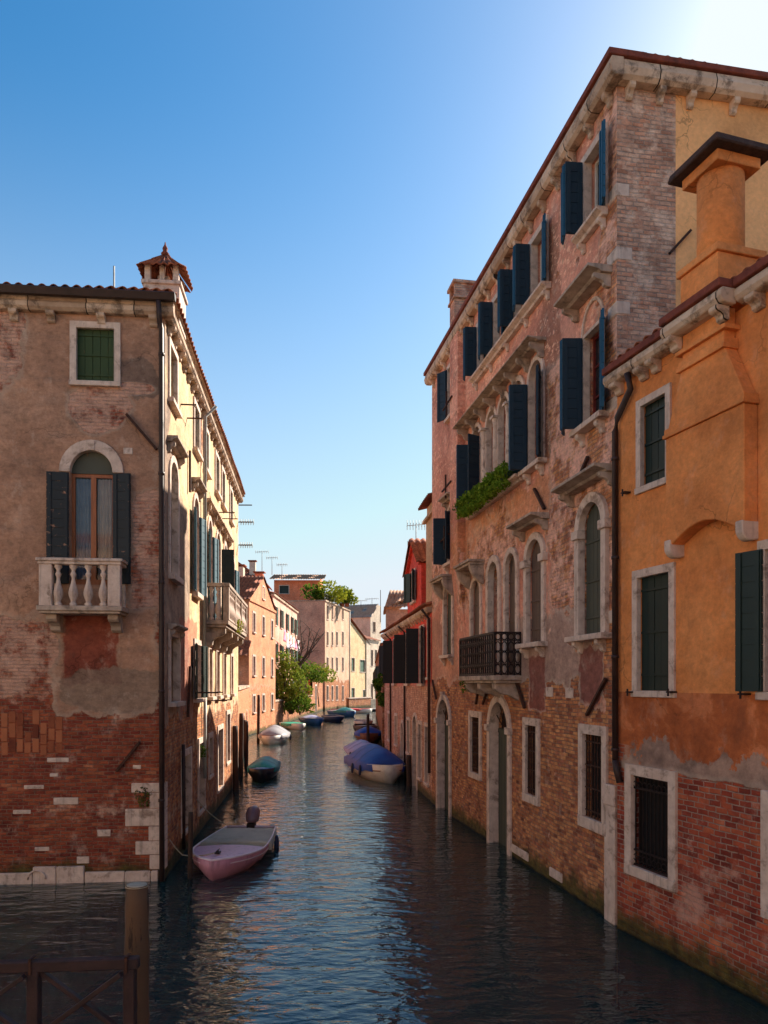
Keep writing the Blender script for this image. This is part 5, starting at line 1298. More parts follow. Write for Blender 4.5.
# ================================================================== GROUND, WATER, SKY
def water_mat():
    m = bpy.data.materials.new('canal_water'); m.use_nodes = True; nt = m.node_tree; nt.nodes.clear()
    N = lambda t, **k: [setattr(n, a, b) for n in [nt.nodes.new(t)] for a, b in k.items()] and None
    W = Mat('canal_water'); nt = W.nt
    P = W.P
    n1 = W.noise(W.sc(P, 1.0, 2.1, 1), 1.7, 3, .5, .3)
    n2 = W.noise(W.sc(P, 1.0, 1.7, 1, (5, 2, 0)), 3.4, 3, .5, .4)
    n3 = W.noise(W.sc(P, 1.0, 1.5, 1, (1, 8, 0)), .35, 2, .5)
    calm = W.add(.35, W.mul(W.ss(W.noise(P, .22, 2), .35, .65), .65))
    h = W.add(W.mul(n1, .048), W.mul(n2, .014, calm), W.mul(n3, .05))
    bp = W.n('ShaderNodeBump'); bp.inputs['Strength'].default_value = 1.0; bp.inputs['Distance'].default_value = 1.0; W.put(bp.inputs['Height'], h)
    gl = W.n('ShaderNodeBsdfGlossy'); gl.inputs['Roughness'].default_value = .03; gl.inputs['Color'].default_value = (.97, .98, 1, 1)
    tr = W.n('ShaderNodeBsdfTransparent'); tr.inputs['Color'].default_value = (.68, .76, .72, 1)
    fr = W.n('ShaderNodeFresnel'); fr.inputs[0].default_value = 1.40
    W.nt.links.new(bp.outputs[0], gl.inputs['Normal']); W.nt.links.new(bp.outputs[0], fr.inputs['Normal'])
    mx = W.n('ShaderNodeMixShader'); W.put(mx.inputs[0], fr.outputs[0])
    df = W.n('ShaderNodeBsdfDiffuse'); df.inputs[0].default_value = (.034, .100, .100, 1); tb = W.n('ShaderNodeMixShader'); tb.inputs[0].default_value = .34
    W.nt.links.new(tr.outputs[0], tb.inputs[1]); W.nt.links.new(df.outputs[0], tb.inputs[2]); W.nt.links.new(tb.outputs[0], mx.inputs[1]); W.nt.links.new(gl.outputs[0], mx.inputs[2])
    W.nt.links.new(mx.outputs[0], W.out.inputs[0]); return W.m
mb = MB(); mb.poly([(-400, -60, 0), (400, -60, 0), (400, 600, 0), (-400, 600, 0)])
tag(mb.build('water', water_mat()), kind='structure')
bedm = simple_mat('canal_bed', rgb(20, 44, 46), rgb(30, 60, 58), .6, .95, .01)
mb = MB(); mb.poly([(-1500, -600, -1.3), (1500, -600, -1.3), (1500, 3000, -1.3), (-1500, 3000, -1.3)])
tag(mb.build('canal_bed', bedm), kind='structure')
# submerged shelf by the left house and its quay edge
shelfm = simple_mat('shelf_silt', rgb(176, 140, 88), rgb(226, 190, 130), 1.2, .95, .02, stain=rgb(84, 72, 46), stain_amt=.6)
mb = MB(); mb.poly([(-12, 4.6, -.05), (-6.9, 6.5, -.05), (-5.75, 10.5, -.05), (-5.0, 15.4, -.05), (-12, 15.0, -.04)])
mb.poly([(-6.9, 6.5, -.05), (-5.75, 10.5, -.05), (-5.0, 15.4, -.05), (-4.7, 15.4, -1.3), (-5.4, 10.5, -1.3), (-6.5, 6.5, -1.3)])
tag(mb.build('submerged_ledge', shelfm), kind='structure')
landm = simple_mat('paving', rgb(120, 108, 96), rgb(150, 136, 120), 1, .9, .01)
mb = MB(); mb.box(-14, -7.42, 3, 14.7, -1.2, .1); tag(mb.build('quay', simple_mat('wet_quay_stone', rgb(50, 44, 40), rgb(84, 74, 66), 2, .8, .02), bevel=.03), kind='structure')
def land(name, pts, z=.9):
    mb = MB(); mb.extr(pts, 'z', -1.29, z); tag(mb.build(name, landm), kind='structure')
land('pavement', [(-5.4, 17), (-6.4, 31), (-10.7, 58), (-10, 68), (-11, 72), (-9.1, 112), (-6.3, 128), (-7, 135), (0, 148), (60, 150), (60, 600), (-400, 600), (-400, 17)])
land('pavement', [(5, 13), (1.8, 25.5), (.4, 40), (0, 58), (-1.0, 92), (-1, 100), (200, 110), (200, 0), (8, 0), (5.6, 8)])
# ================================================================== BOATS
def hull(L, B, Hh, bow=.42, vee=.5, n=15, stern=.86, sheer=.1, flat=.55):
    """bow at +x; returns sections and rim points"""
    secs = []; rim = []
    for i in range(n):
        q = i / (n - 1); x = -L / 2 + L * q
        if q < 1 - bow: b = B / 2 * (stern + (1 - stern) * math.sin(q / (1 - bow) * math.pi / 2))
        else: b = B / 2 * max(.0, math.cos((q - (1 - bow)) / bow * math.pi / 2) ** .72)
        zr = Hh + sheer * max(0, (q - .35) / .65) ** 2
        keel = -.18 + (.30 if q > .8 else 0) * ((q - .8) / .2) ** 2 if q > .8 else -.18
        cb = b * flat * (1 if q < .7 else 1 - .5 * (q - .7) / .3)
        xo = .12 * max(0, (q - .7) / .3)
        secs.append([(x, -b, zr), (x - xo * .3, -b * .94, zr * .55), (x - xo, -cb, -.05 + keel * .2), (x - xo, 0, keel), (x - xo, cb, -.05 + keel * .2), (x - xo * .3, b * .94, zr * .55), (x, b, zr)])
        rim.append((x, b, zr))
    return secs, rim
def make_boat(name, label, loc, ang, L, B, Hh, hm, rm, dm=None, cover=None, cover_x=None, cover_h=.35, motor=False, fenders=(), group=None, seats=True, stern=.86, cuddy=None, hole=True, skirt=.16):
    t = thing(name, label, 'boat', (loc[0], loc[1], 0), R(ang), group)
    secs, rim = hull(L, B, Hh, stern=stern)
    mb = MB(); mb.loft(secs, smooth=True, caps=False); mb.poly(secs[0]); h = mb.build('hull', hm, t, solid=-.03)
    mb = MB()
    for s_ in (-1, 1): mb.tube([(x, s_ * b, z + .01) for x, b, z in rim], .026, 6)
    mb.tube([(rim[0][0], -rim[0][1], rim[0][2] + .01), (rim[0][0], rim[0][1], rim[0][2] + .01)], .032, 6)
    mb.build('gunwale', rm, t)
    if dm is not None:   # fore deck and floor
        fd = [r for r in rim if r[0] > L * .5 - L * .45]
        secs2 = [[(x, b * (1 - 2 * k / 6), z - .005 + .05 * math.sin(math.pi * k / 6)) for k in range(7)] for x, b, z in fd]
        mb = MB(); mb.loft(secs2); mb.build('deck', dm, t)
        mb = MB(); a = [r for r in rim if r[0] <= L * .5 - L * .42]
        mb.loft([[(x, -b * .86, .05), (x, b * .86, .05)] for x, b, z in a]); mb.build('floor', dm, t)
        if seats and cover is None:
            for q in (-.28, -.02): 
                b = B * .45; mb = MB(); mb.box(L * q - .12, L * q + .12, -b, b, Hh * .62, Hh * .62 + .04); mb.build('seat', dm, t)
    if cover is not None:
        x0, x1 = (-L * .5, L * .42) if cover_x is None else cover_x
        rr = [r for r in rim if x0 - .01 <= r[0] <= x1 + .01]; secs2 = []; random.seed(int(L * 100))
        for i, (x, b, z) in enumerate(rr):
            q = i / max(1, len(rr) - 1); ph = cover_h * max(0, math.sin(math.pi * q)) ** .42 * (1 - .18 * q) if cover_h > .15 else cover_h * max(0, math.sin(math.pi * q)) ** .4
            sec = [(x, -b - .045, z - skirt - .04 * math.sin(i * 2.1)), (x, -b - .04, z + .02)]
            for k in range(1, 12):
                v = -1 + 2 * k / 12; prof = 1 - abs(v) ** 1.55
                sec.append((x + random.uniform(-.01, .01), b * v, z + .035 + ph * prof + .022 * math.sin(k * 2.3 + i * 1.9) * prof * (1 if cover_h > .15 else .3)))
            sec += [(x, b + .04, z + .02), (x, b + .045, z - skirt - .04 * math.sin(i * 1.7))]
            secs2.append(sec)
        mb = MB(); mb.loft(secs2, smooth=True)
        for s_, e in ((secs2[0], -1), (secs2[-1], 1)): mb.poly(s_)
        mb.build('cover', cover, t)
        if cover_h > .3:
            mb = MB()
            for i in range(2, len(rr) - 2, 3):
                mb.tube([(p[0], p[1], p[2] + .004) for p in secs2[i][1:-1]], .011, 4)
            mb.build('cover_seam', simple_mat('seam', rgb(120, 130, 150)), t)
    if motor:
        mb = MB(); x = -L / 2 - .12
        prof = [(.03, -.02), (.15, 0), (.17, .08), (.18, .2), (.15, .3), (.09, .36), (.02, .37)]
        secs3 = []
        for r_, z in prof:
            secs3.append([(x - .05 + r_ * 1.35 * math.cos(a * math.pi / 7) - z * .45, r_ * math.sin(a * math.pi / 7), Hh + .12 + z) for a in range(14)])
        mb.loft(secs3, closed=True, caps=True); mo = mb.build('outboard_motor', simple_mat('motor_cowl', rgb(112, 88, 96), rgb(132, 106, 112), 3, .35, 0), t)
        mb = MB(); mb.box(x - .08, x + .06, -.06, .06, -.35, Hh + .14); mb.box(x - .04, x + .2, -.1, .1, Hh - .1, Hh + .1); mb.build('motor_leg', MT['iron'], mo)
    for fx, s_ in fenders:
        r_ = min(rim, key=lambda r: abs(r[0] - fx)); mb = MB()
        mb.lathe([(.02, -.24), (.05, -.2), (.062, -.1), (.062, .06), (.045, .15), (.02, .2)], (r_[0], s_ * (r_[1] + .08), r_[2] - .22), 10); mb.build('fender', simple_mat('fender_rubber', rgb(40, 48, 74), rgb(54, 62, 90), 3, .5, 0), t)
    return t
def rope(t, pts, r=.012):
    mb = MB(); pts = [Vector(p) for p in pts]; out = []
    for a, b in zip(pts[:-1], pts[1:]):
        for k in range(7): q = k / 7; out.append(a.lerp(b, q) - Vector((0, 0, .25 * (a - b).length * .25 * 4 * q * (1 - q))))
    mb.tube(out + [pts[-1]], r, 6); mb.build('mooring_rope', MT['ropem'], t)
pink = simple_mat('pink_hull_paint', rgb(178, 120, 136), rgb(196, 138, 152), 2.5, .45, .002, stain=rgb(116, 72, 78), stain_amt=.6, streaks=.4)
lilac = simple_mat('lilac_deck_paint', rgb(202, 160, 180), rgb(216, 176, 194), 9, .5, .002, stain=rgb(122, 88, 96), stain_amt=.5)
rimm = simple_mat('pale_rim_paint', rgb(206, 184, 192), rgb(220, 200, 206), 4, .4, .001)
whiteh = simple_mat('white_hull', rgb(206, 200, 190), rgb(224, 218, 208), 2, .35, .001, stain=rgb(140, 126, 110), stain_amt=.4)
creamcov = simple_mat('cream_canvas', rgb(168, 164, 148), rgb(188, 184, 166), 2, .85, .004, stain=rgb(120, 114, 100), stain_amt=.4)
tarp = lambda n, a, b: simple_mat(n, a, b, 2, .55, .006)
blueT = tarp('blue_tarpaulin', rgb(30, 62, 134), rgb(44, 82, 158)); tealT = tarp('teal_tarpaulin', rgb(20, 104, 108), rgb(34, 130, 130)); greyT = tarp('grey_tarpaulin', rgb(126, 120, 122), rgb(150, 144, 146))
lavT = tarp('lavender_tarpaulin', rgb(150, 144, 176), rgb(172, 168, 194)); greenT = tarp('green_tarpaulin', rgb(34, 140, 112), rgb(52, 160, 130)); dkblueT = tarp('dark_blue_tarpaulin', rgb(34, 50, 88), rgb(48, 66, 106))
woodh = simple_mat('varnished_hull', rgb(104, 60, 40), rgb(136, 84, 56), 3, .4, .002); blueh = simple_mat('blue_hull_paint', rgb(40, 92, 150), rgb(60, 112, 168), 3, .4, .001); redh = simple_mat('red_hull_paint', rgb(170, 44, 44), rgb(190, 60, 56), 3, .4, .001); dkh = simple_mat('black_hull_paint', rgb(30, 34, 42), rgb(48, 52, 60), 3, .4, .001)
MT['ropem'] = simple_mat('rope_fibre', rgb(150, 136, 110), rgb(184, 168, 138), 30, .9, .002)
pb0 = make_boat('motorboat', 'pink motorboat with a cream canvas cover and raised outboard in the left foreground', (-3.42, 17.3), -91, 4.1, 1.56, .33, pink, rimm, lilac, cover=creamcov, cover_x=(-1.95, .15), cover_h=.07, motor=True, fenders=((-1.3, 1),), stern=.8)
mb = MB(); mb.box(1.45, 1.62, -.05, .05, .47, .5); mb.tube([(1.4, -.0, .53), (1.68, 0, .53)], .014, 6); mb.box(1.5, 1.56, -.012, .012, .5, .53); mb.build('bow_cleat', MT['iron'], pb0)
rope(pb0, [(1.55, 0, .5), (1.5, -.75, .42), (1.3, -1.2, .9)]); rope(pb0, [(-1.9, -.6, .42), (-2.4, -1.5, 1.0)])
mb = MB(); secs_, rim_ = hull(4.1, 1.56, .33, stern=.8)
for s_ in (-1, 1): mb.tube([(x, s_ * b * 1.005, z - .09) for x, b, z in rim_[:-1]], .018, 6)
mb.build('rubbing_strake', rimm, pb0, split=True)
make_boat('covered_boat', 'small boat under a bunched teal tarpaulin moored by the left wall', (-5.15, 32.6), -86, 4.0, 1.25, .42, dkh, blueh, blueh, cover=tealT, cover_x=(-2.0, 1.2), cover_h=.36)
make_boat('covered_boat', 'boat under a peaked grey tarpaulin beside the gabled brick house', (-7.45, 51.5), -88, 5.0, 1.95, .5, whiteh, woodh, None, cover=greyT, cover_x=(-2.5, 2.0), cover_h=.65, fenders=((-1, 1),))
make_boat('open_boat', 'low boat with a bright green cover near the tree on the left bank', (-7.9, 66.8), -65, 4.2, 1.6, .42, whiteh, whiteh, greenT, cover=greenT, cover_x=(-1.5, 1.2), cover_h=.1, seats=False)
make_boat('cabin_boat', 'blue boat with a pale windscreen moored below the garden wall', (-7.0, 74.5), -70, 5.0, 1.9, .55, blueh, whiteh, whiteh, cover=lavT, cover_x=(-1.6, .8), cover_h=.3)
make_boat('open_boat', 'open dark blue boat with seats, in front of the corner house', (-5.3, 80), -75, 5.6, 1.9, .5, dkblueT, whiteh, blueh)
make_boat('cabin_boat', 'white and teal boat moored at the corner house, beyond the dark blue one', (-4.9, 92), -60, 5.5, 2.0, .6, blueh, whiteh, whiteh, cover=tealT, cover_x=(-1, 2), cover_h=.45)
make_boat('open_boat', 'red topped boat lying across the far end of the canal', (-4.3, 101), 10, 5.5, 1.9, .5, whiteh, redh, redh, cover=redh, cover_x=(-2, 1.5), cover_h=.12)
make_boat('open_boat', 'flat grey work boat against the brick quay wall at the far end', (-2.2, 108), 12, 7.0, 1.8, .3, dkh, MT['palepipe'], MT['palepipe'])
pb1 = make_boat('covered_boat', 'white hulled boat under a bright blue tarpaulin on the right bank', (-.3, 32.6), -76, 5.2, 2.0, .62, whiteh, whiteh, None, cover=blueT, cover_x=(-2.6, 2.2), cover_h=.75, fenders=((1.2, -1), (.1, -1)), stern=.9, skirt=.26)
rope(pb1, [(2.3, 0, .68), (2.9, .6, .8), (3.3, 1.3, 1.0)]); rope(pb1, [(-2.5, .6, .62), (-2.9, 1.2, 1.0)])
mb = MB(); secs_, rim_ = hull(5.2, 2.0, .62, stern=.9)
for s_ in (-1, 1): mb.tube([(x, s_ * b * 1.0, z - .22) for x, b, z in rim_[:-1]], .022, 6)
mb.build('rubbing_strake', woodh, pb1, split=True)
make_boat('covered_boat', 'boat under a lavender white tarpaulin just behind the bright blue one', (-1.05, 39.6), -80, 4.8, 1.7, .5, whiteh, whiteh, None, cover=lavT, cover_x=(-2.4, 1.8), cover_h=.5, fenders=((1.2, -1),))
make_boat('covered_boat', 'brown wooden boat with a small blue cover further along the right bank', (-1.05, 52.0), -88, 5.0, 1.9, .6, woodh, woodh, woodh, cover=blueT, cover_x=(-1.0, 2.0), cover_h=.45)
make_boat('open_boat', 'dark wooden boat moored on the right behind the brown one', (-1.5, 60.5), -88, 5.0, 1.9, .6, dkh, woodh, woodh)
make_boat('open_boat', 'pale open boat furthest along the right bank', (-1.9, 70), -88, 5.0, 1.7, .5, whiteh, whiteh, greyT)

# ================================================================== MOORING POLES AND RAILING
polem = peel_mat('weathered_pole_wood', rgb(92, 68, 50), rgb(54, 40, 32), .75, 6, (2, 2, .25), .9)
darkpole = peel_mat('dark_wet_pole_wood', rgb(62, 44, 36), rgb(36, 26, 24), .7, 6, (2, 2, .25), .8)
def pole(label, x, y, top, r, mat, lean=(0, 0), group=None):
    o = thing('mooring_pole', label, 'pole', (x, y, 0), 0, group)
    n = 14; mb = MB(); pts = [(lean[0] * (z + 1.2), lean[1] * (z + 1.2), z) for z in [-1.25 + (top + 1.25) * k / n for k in range(n + 1)]]
    rs = [r * (1 + .03 * math.sin(k * 1.9) + .02 * math.sin(k * 4.1)) for k in range(n + 1)]; rs[-1] = r * .9
    mb.tube(pts, rs, 14); mb.build('shaft', mat, o)
    return o
pf = at(137, 960, 7.9)
po = pole('thick brown wooden mooring pole standing beside the dark railing in the foreground', pf.x, 7.9, 1.9, .122, polem)
mb = MB(); mb.tube([(0, 0, 1.885), (0, 0, 1.91)], [.115, .10], 14); mb.build('pole_top', simple_mat('grey_end_grain', rgb(150, 140, 122), rgb(178, 166, 146), 14, .9, .004), po)
for i, (px, py, tz, r_, lab) in enumerate(((189.5, 878, 1.35, .05, 'thin black pole standing in the water just left of the pink boat'), (236.5, 790, 2.4, .11, 'thick dark leaning mooring pole by the left wall, nearest of the tall ones'), (240.5, 776, 2.7, .10, 'slim dark mooring pole right behind the thick leaning one'), (246, 768, 2.2, .09, 'tall brown mooring pole beside the teal covered boat'), (258, 742, 3.2, .1, 'thin mooring pole in front of the gabled brick house'), (244, 757, 2.0, .11, 'short mooring pole between the teal and grey covered boats'))):
    g_ = ground(px, py); g_.x += .0
    pole(lab, g_.x, g_.y, tz, r_, darkpole, (-.015 if i == 1 else .01, 0))
for px, py, tz, lab in ((409, 786, 1.2, 'dark mooring post right of the bright blue covered boat'), (368, 745, 2.0, 'dark mooring post beside the brown wooden boat')):
    g_ = ground(px, py); pole(lab, g_.x, g_.y, tz, .1, darkpole)
railm = simple_mat('tarred_timber', rgb(40, 28, 28), rgb(66, 46, 44), 5, .55, .006, stretch=(1, 1, 1))
rl = thing('timber_railing', 'dark tarred timber railing with crossed braces in the lower left corner', 'railing', (-3.3, 7.3, 0))
Yr = 7.25
def rp(px, py): v = at(px, py, Yr); return Vector((v.x + 3.3, v.y - 7.3 + (px - 80) * .0006, v.z))
mb = MB(); a = rp(-160, 967); b = rp(138, 963.5); mb.bar(a, b, .10, .11); mb.build('top_rail', railm, rl, bevel=.012)
for px in (-155, -60, 35.5, 129):
    mb = MB(); q = rp(px, 968); mb.box(q.x - .055, q.x + .055, q.y - .05, q.y + .05, .3, q.z); mb.build('post', railm, rl, bevel=.008)
xs = [-155, -60, 35.5, 129]
for i in range(3):
    for s_ in (0, 1):
        a = rp(xs[i] + 6, 972 if s_ else 1032); b = rp(xs[i + 1] - 6, 1032 if s_ else 972)
        a.y += .025 * (1 if s_ else -1); b.y = a.y; mb = MB(); mb.bar(a, b, .07, .045); mb.build('brace', railm, rl, bevel=.006)
mb = MB(); a = rp(-160, 1040); b = rp(135, 1040); mb.bar(a, b, .09, .09); mb.build('bottom_rail', railm, rl)
mb = MB()
for px in (34, 127): 
    q = rp(px, 963); mb.box(q.x - .012, q.x + .012, q.y - .066, q.y - .056, q.z - .08, q.z + .066); mb.box(q.x - .012, q.x + .012, q.y - .066, q.y + .05, q.z + .058, q.z + .068)
mb.build('metal_strap', MT['rust'], rl, split=True)
mb = MB(); 
for k in range(9): mb.box(-3.6 + k * .2, -3.6 + k * .2 + .18, -1.6, .08, .3, .35)
for k in range(14): mb.box(-5.2 + k * .35, -5.2 + k * .35 + .33, -1.6, .06, .24, .298)
mb.build('deck_boards', railm, rl)

# ================================================================== PLANTS
def leafmat(name, a, b, c):
    m = Mat(name); nz = m.noise(m.P, 1.2, 4, .6); w = m.noise(m.P, 9, 2)
    col = m.ramp(m.add(m.mul(nz, .5), m.mul(w, .5)), [(.35, a), (.5, b), (.65, c)])
    bs = m.n('ShaderNodeBsdfDiffuse'); tr = m.n('ShaderNodeBsdfTranslucent'); m.put(bs.inputs[0], col); m.put(tr.inputs[0], m.mix(.5, col, rgb(120, 140, 40)))
    mx = m.n('ShaderNodeMixShader'); mx.inputs[0].default_value = .3; m.nt.links.new(bs.outputs[0], mx.inputs[1]); m.nt.links.new(tr.outputs[0], mx.inputs[2]); m.nt.links.new(mx.outputs[0], m.out.inputs[0])
    return m.m
LG = leafmat('tree_leaf', rgb(70, 92, 36), rgb(124, 138, 54), rgb(180, 180, 84)); LD = leafmat('ivy_leaf', rgb(34, 58, 22), rgb(62, 92, 34), rgb(100, 124, 48)); LY = leafmat('yellow_shrub_leaf', rgb(100, 110, 36), rgb(150, 148, 44), rgb(180, 168, 60))
bark = simple_mat('bark', rgb(74, 60, 50), rgb(104, 86, 72), 6, .9, .01)
def leaves(mb, c, rad, n, s, rnd=random, squash=.8, hollow=.35):
    for _ in range(n):
        while True:
            v = Vector((rnd.uniform(-1, 1), rnd.uniform(-1, 1), rnd.uniform(-1, 1)))
            if hollow < v.length < 1: break
        p = Vector(c) + Vector((v.x * rad, v.y * rad, v.z * rad * squash))
        a = Vector((rnd.gauss(0, 1), rnd.gauss(0, 1), rnd.gauss(0, 1))).normalized(); b = a.cross(Vector((rnd.gauss(0, 1), rnd.gauss(0, 1), rnd.gauss(0, 1)))).normalized()
        q = s * rnd.uniform(.6, 1.3)
        mb.poly([p - a * q, p + b * q * .5, p + a * q, p - b * q * .5])
def tree(name, label, base, clumps, mat, limbs, leaf=.22, dens=170, cat='tree', group=None, trunk_r=.18):
    base = Vector(base); t = thing(name, label, cat, base, 0, group)
    mb = MB()
    for pts, r0, r1 in limbs:
        pts = [Vector(p) - base for p in pts]; mb.tube(pts, [r0 + (r1 - r0) * i / (len(pts) - 1) for i in range(len(pts))], 7)
    mb.build('trunk', bark, t)
    mb = MB(); rnd = random.Random(len(label))
    for c, r_ in clumps:
        leaves(mb, Vector(c) - base, r_, int(dens * r_ * r_), leaf, rnd)
    mb.build('crown', mat, t, weld=False)
    return t
Yt = 74
P_ = lambda px, py, Y=Yt: at(px, py, Y)
def limbs_to(base, tips, r):
    out = []; rnd = random.Random(4); base = Vector(base)
    for tp in tips:
        tp = Vector(tp); m1 = base.lerp(tp, .35) + Vector((rnd.uniform(-.3, .3), rnd.uniform(-.3, .3), .5)); m2 = base.lerp(tp, .7) + Vector((rnd.uniform(-.3, .3), 0, .1))
        out.append(([base, m1, m2, tp], r, r * .15))
    return out
bs = Vector((P_(291, 0).x, Yt, 1.0))
cl = [(P_(281, 660), 1.1), (P_(285, 672), 1.35), (P_(292, 682), 1.5), (P_(281, 690), 1.3), (P_(290, 697), 1.5), (P_(300, 690), 1.25), (P_(282, 705), 1.1), (P_(297, 703), 1.2), (P_(303, 700), .9), (P_(289, 664), .9), (P_(279, 676), .9), (P_(296, 672), .8)]
tree('leafy_tree', 'green leafy tree rising over the moored boats on the left bank', bs, cl, LG, limbs_to(bs, [c for c, r in cl[:8]], .2), leaf=.2, dens=150)
bs2 = Vector((P_(297, 0, 78).x, 78, 1.0))
br_ = []
rnd = random.Random(2)
top = [P_(310, 628, 78), P_(320, 628, 78), P_(316, 640, 78), P_(300, 622, 78), P_(294, 630, 78), P_(306, 640, 78), P_(325, 632, 78), P_(288, 640, 78)]
for tp in top:
    tp = Vector(tp); j = Vector(P_(298, 668, 78)); m1 = j.lerp(tp, .5) + Vector((rnd.uniform(-.4, .4), 0, -.3)); br_.append(([bs2, j, m1, tp], .16, .04))
    for k in range(4):
        s_ = m1.lerp(tp, rnd.random()); e_ = s_ + Vector((rnd.uniform(-1, 1), rnd.uniform(-.5, .5), rnd.uniform(.1, 1))); br_.append(([s_, s_.lerp(e_, .5) + Vector((.05, 0, .05)), e_], .04, .015))
tree('bare_tree', 'nearly bare tree with dark crooked branches behind the leafy green tree', bs2, [(P_(290, 652, 78), .7), (P_(300, 660, 78), .8), (P_(308, 668, 78), .9)], LD, br_, leaf=.16, dens=60)
for i, (px, py, Y_, r_, m_, lab) in enumerate(((308, 672, 88, 1.6, LD, 'dark green shrub over the brick garden wall, left of the blank side wall'), (319, 672, 96, 1.6, LG, 'light green shrub on top of the garden wall beside the corner house'), (300, 705, 72, 1.0, LD, 'dark green bush hanging down to the water under the leafy tree'))):
    c = P_(px, py, Y_); b_ = Vector((c.x, Y_, 1.0)); tree('shrub', lab, b_, [(c, r_), (c + Vector((r_ * .8, 0, -r_ * .3)), r_ * .7), (c + Vector((-r_ * .8, .2, .0)), r_ * .6)], m_, limbs_to(b_, [c], .08), leaf=.2, dens=130, cat='shrub')
roofp = ((311, 590, 1.7, LD, 'dark rounded shrub at the left end of the roof garden'), (320, 592, 1.2, LD, 'low dark shrub in the roof garden, right of the rounded one'), (328, 590, 2.3, LY, 'large yellow green shrub in the middle of the roof garden'), (336, 594, 1.6, LG, 'light green shrub right of the large yellow green one in the roof garden'), (342, 592, 1.7, LD, 'bushy dark plant near the canal corner of the roof garden'), (347, 593, 1.4, LY, 'yellowish plant at the right end of the roof garden'))
for px, py, r_, m_, lab in roofp:
    Y_ = 117 if px < 330 else 122; c = at(px, py + 2, Y_); b_ = Vector((c.x, Y_, 16.25))
    o = tree('potted_shrub', lab, b_, [(Vector((c.x, Y_, max(c.z, 16.6 + r_ * .6))), r_), (Vector((c.x + r_ * .7, Y_, 16.9 + r_ * .3)), r_ * .7)], m_, [([b_, b_ + Vector((0, 0, 1.4))], .08, .04)], leaf=.28, dens=80, cat='shrub', group='shrubs in the roof garden')
    mb = MB(); mb.lathe([(.3, 0), (.42, .5), (.45, .52)], (0, 0, 0), 10); mb.build('pot', MT['tile'], o)
# window planters under the loggia
fo = None
for i, (t, lab) in enumerate(((4.75, 'green trailing plant box on the palace ledge, nearest the bridge'), (5.65, 'second trailing plant box along the palace ledge from the bridge'), (6.55, 'third trailing plant box along the palace ledge from the bridge'), (7.45, 'green trailing plant box on the palace ledge, furthest from the bridge'))):
    p = FR.wpt(U(t), -.22, 8.6); o = thing('window_box', lab, 'planter', p, math.atan2(d1.y, d1.x), 'plant boxes on the palace ledge')
    mb = MB(); mb.box(-.42, .42, -.12, .12, 0, .2); mb.build('box', simple_mat('green_planter', rgb(40, 60, 44)), o, bevel=.01)
    mb = MB(); rnd = random.Random(i + 20)
    for k in range(7): leaves(mb, (-.42 + k * .14, -.12 - rnd.random() * .08, .18 - rnd.random() * .08), .2, 95, .045, rnd, hollow=.1)
    for k in range(6): leaves(mb, (-.4 + k * .16, -.2, -.1 - rnd.random() * .12), .16, 75, .042, rnd, hollow=.1)
    mb.build('foliage', leafmat('trailing_leaf_%d' % 0, rgb(52, 84, 24), rgb(96, 128, 40), rgb(140, 160, 60)) if fo is None else fo, o, weld=False)
    fo = o.children[-1].data.materials[0]
def weed(label, p, r_, n, s, mat=None, name='weed', down=True):
    o = thing(name, label, 'plant', p); mb = MB(); rnd = random.Random(int(p[0] * 10) % 97)
    leaves(mb, (0, 0, 0), r_, n, s, rnd, hollow=0); 
    if down: leaves(mb, (0, 0, -r_ * .9), r_ * .7, n // 2, s, rnd, hollow=0)
    mb.build('foliage', mat or LD, o, weld=False)
    mb = MB(); mb.tube([(0, .05, -r_ * .6), (.02, .0, r_ * .5)], .012, 5); mb.build('stem', bark, o)
u_, z_ = FL.uz(145, 794); weed('dry weed growing from the brickwork above the left house quoins', FL.wpt(u_, -.05, z_), .2, 90, .035, leafmat('dry_weed', rgb(60, 60, 34), rgb(88, 84, 46), rgb(104, 100, 60)))
weed('yellow green tuft on the far end of the canal side balcony', FC.wpt(8.2, -.7, 5.82), .2, 130, .04, LY)
weed('small weed by the pale drainpipe above the black gate, left house', FC.wpt(5.0, -.06, 2.2), .15, 80, .035)
weed('tuft growing under the iron balcony of the palace', FR.wpt(U(6.9), -.55, 3.98), .16, 80, .035)
weed('ivy hanging on the dark brick house far along the right bank', F6.wpt(42, -.2, 4.0), .4, 250, .12)
weed('green climber on the brown brick house below its window', F5.wpt(2.2, -.2, 3.2), .4, 300, .09)
weed('green climber near the roof of the brown brick house', F5.wpt(3.4, -.2, 4.3), .35, 160, .09)

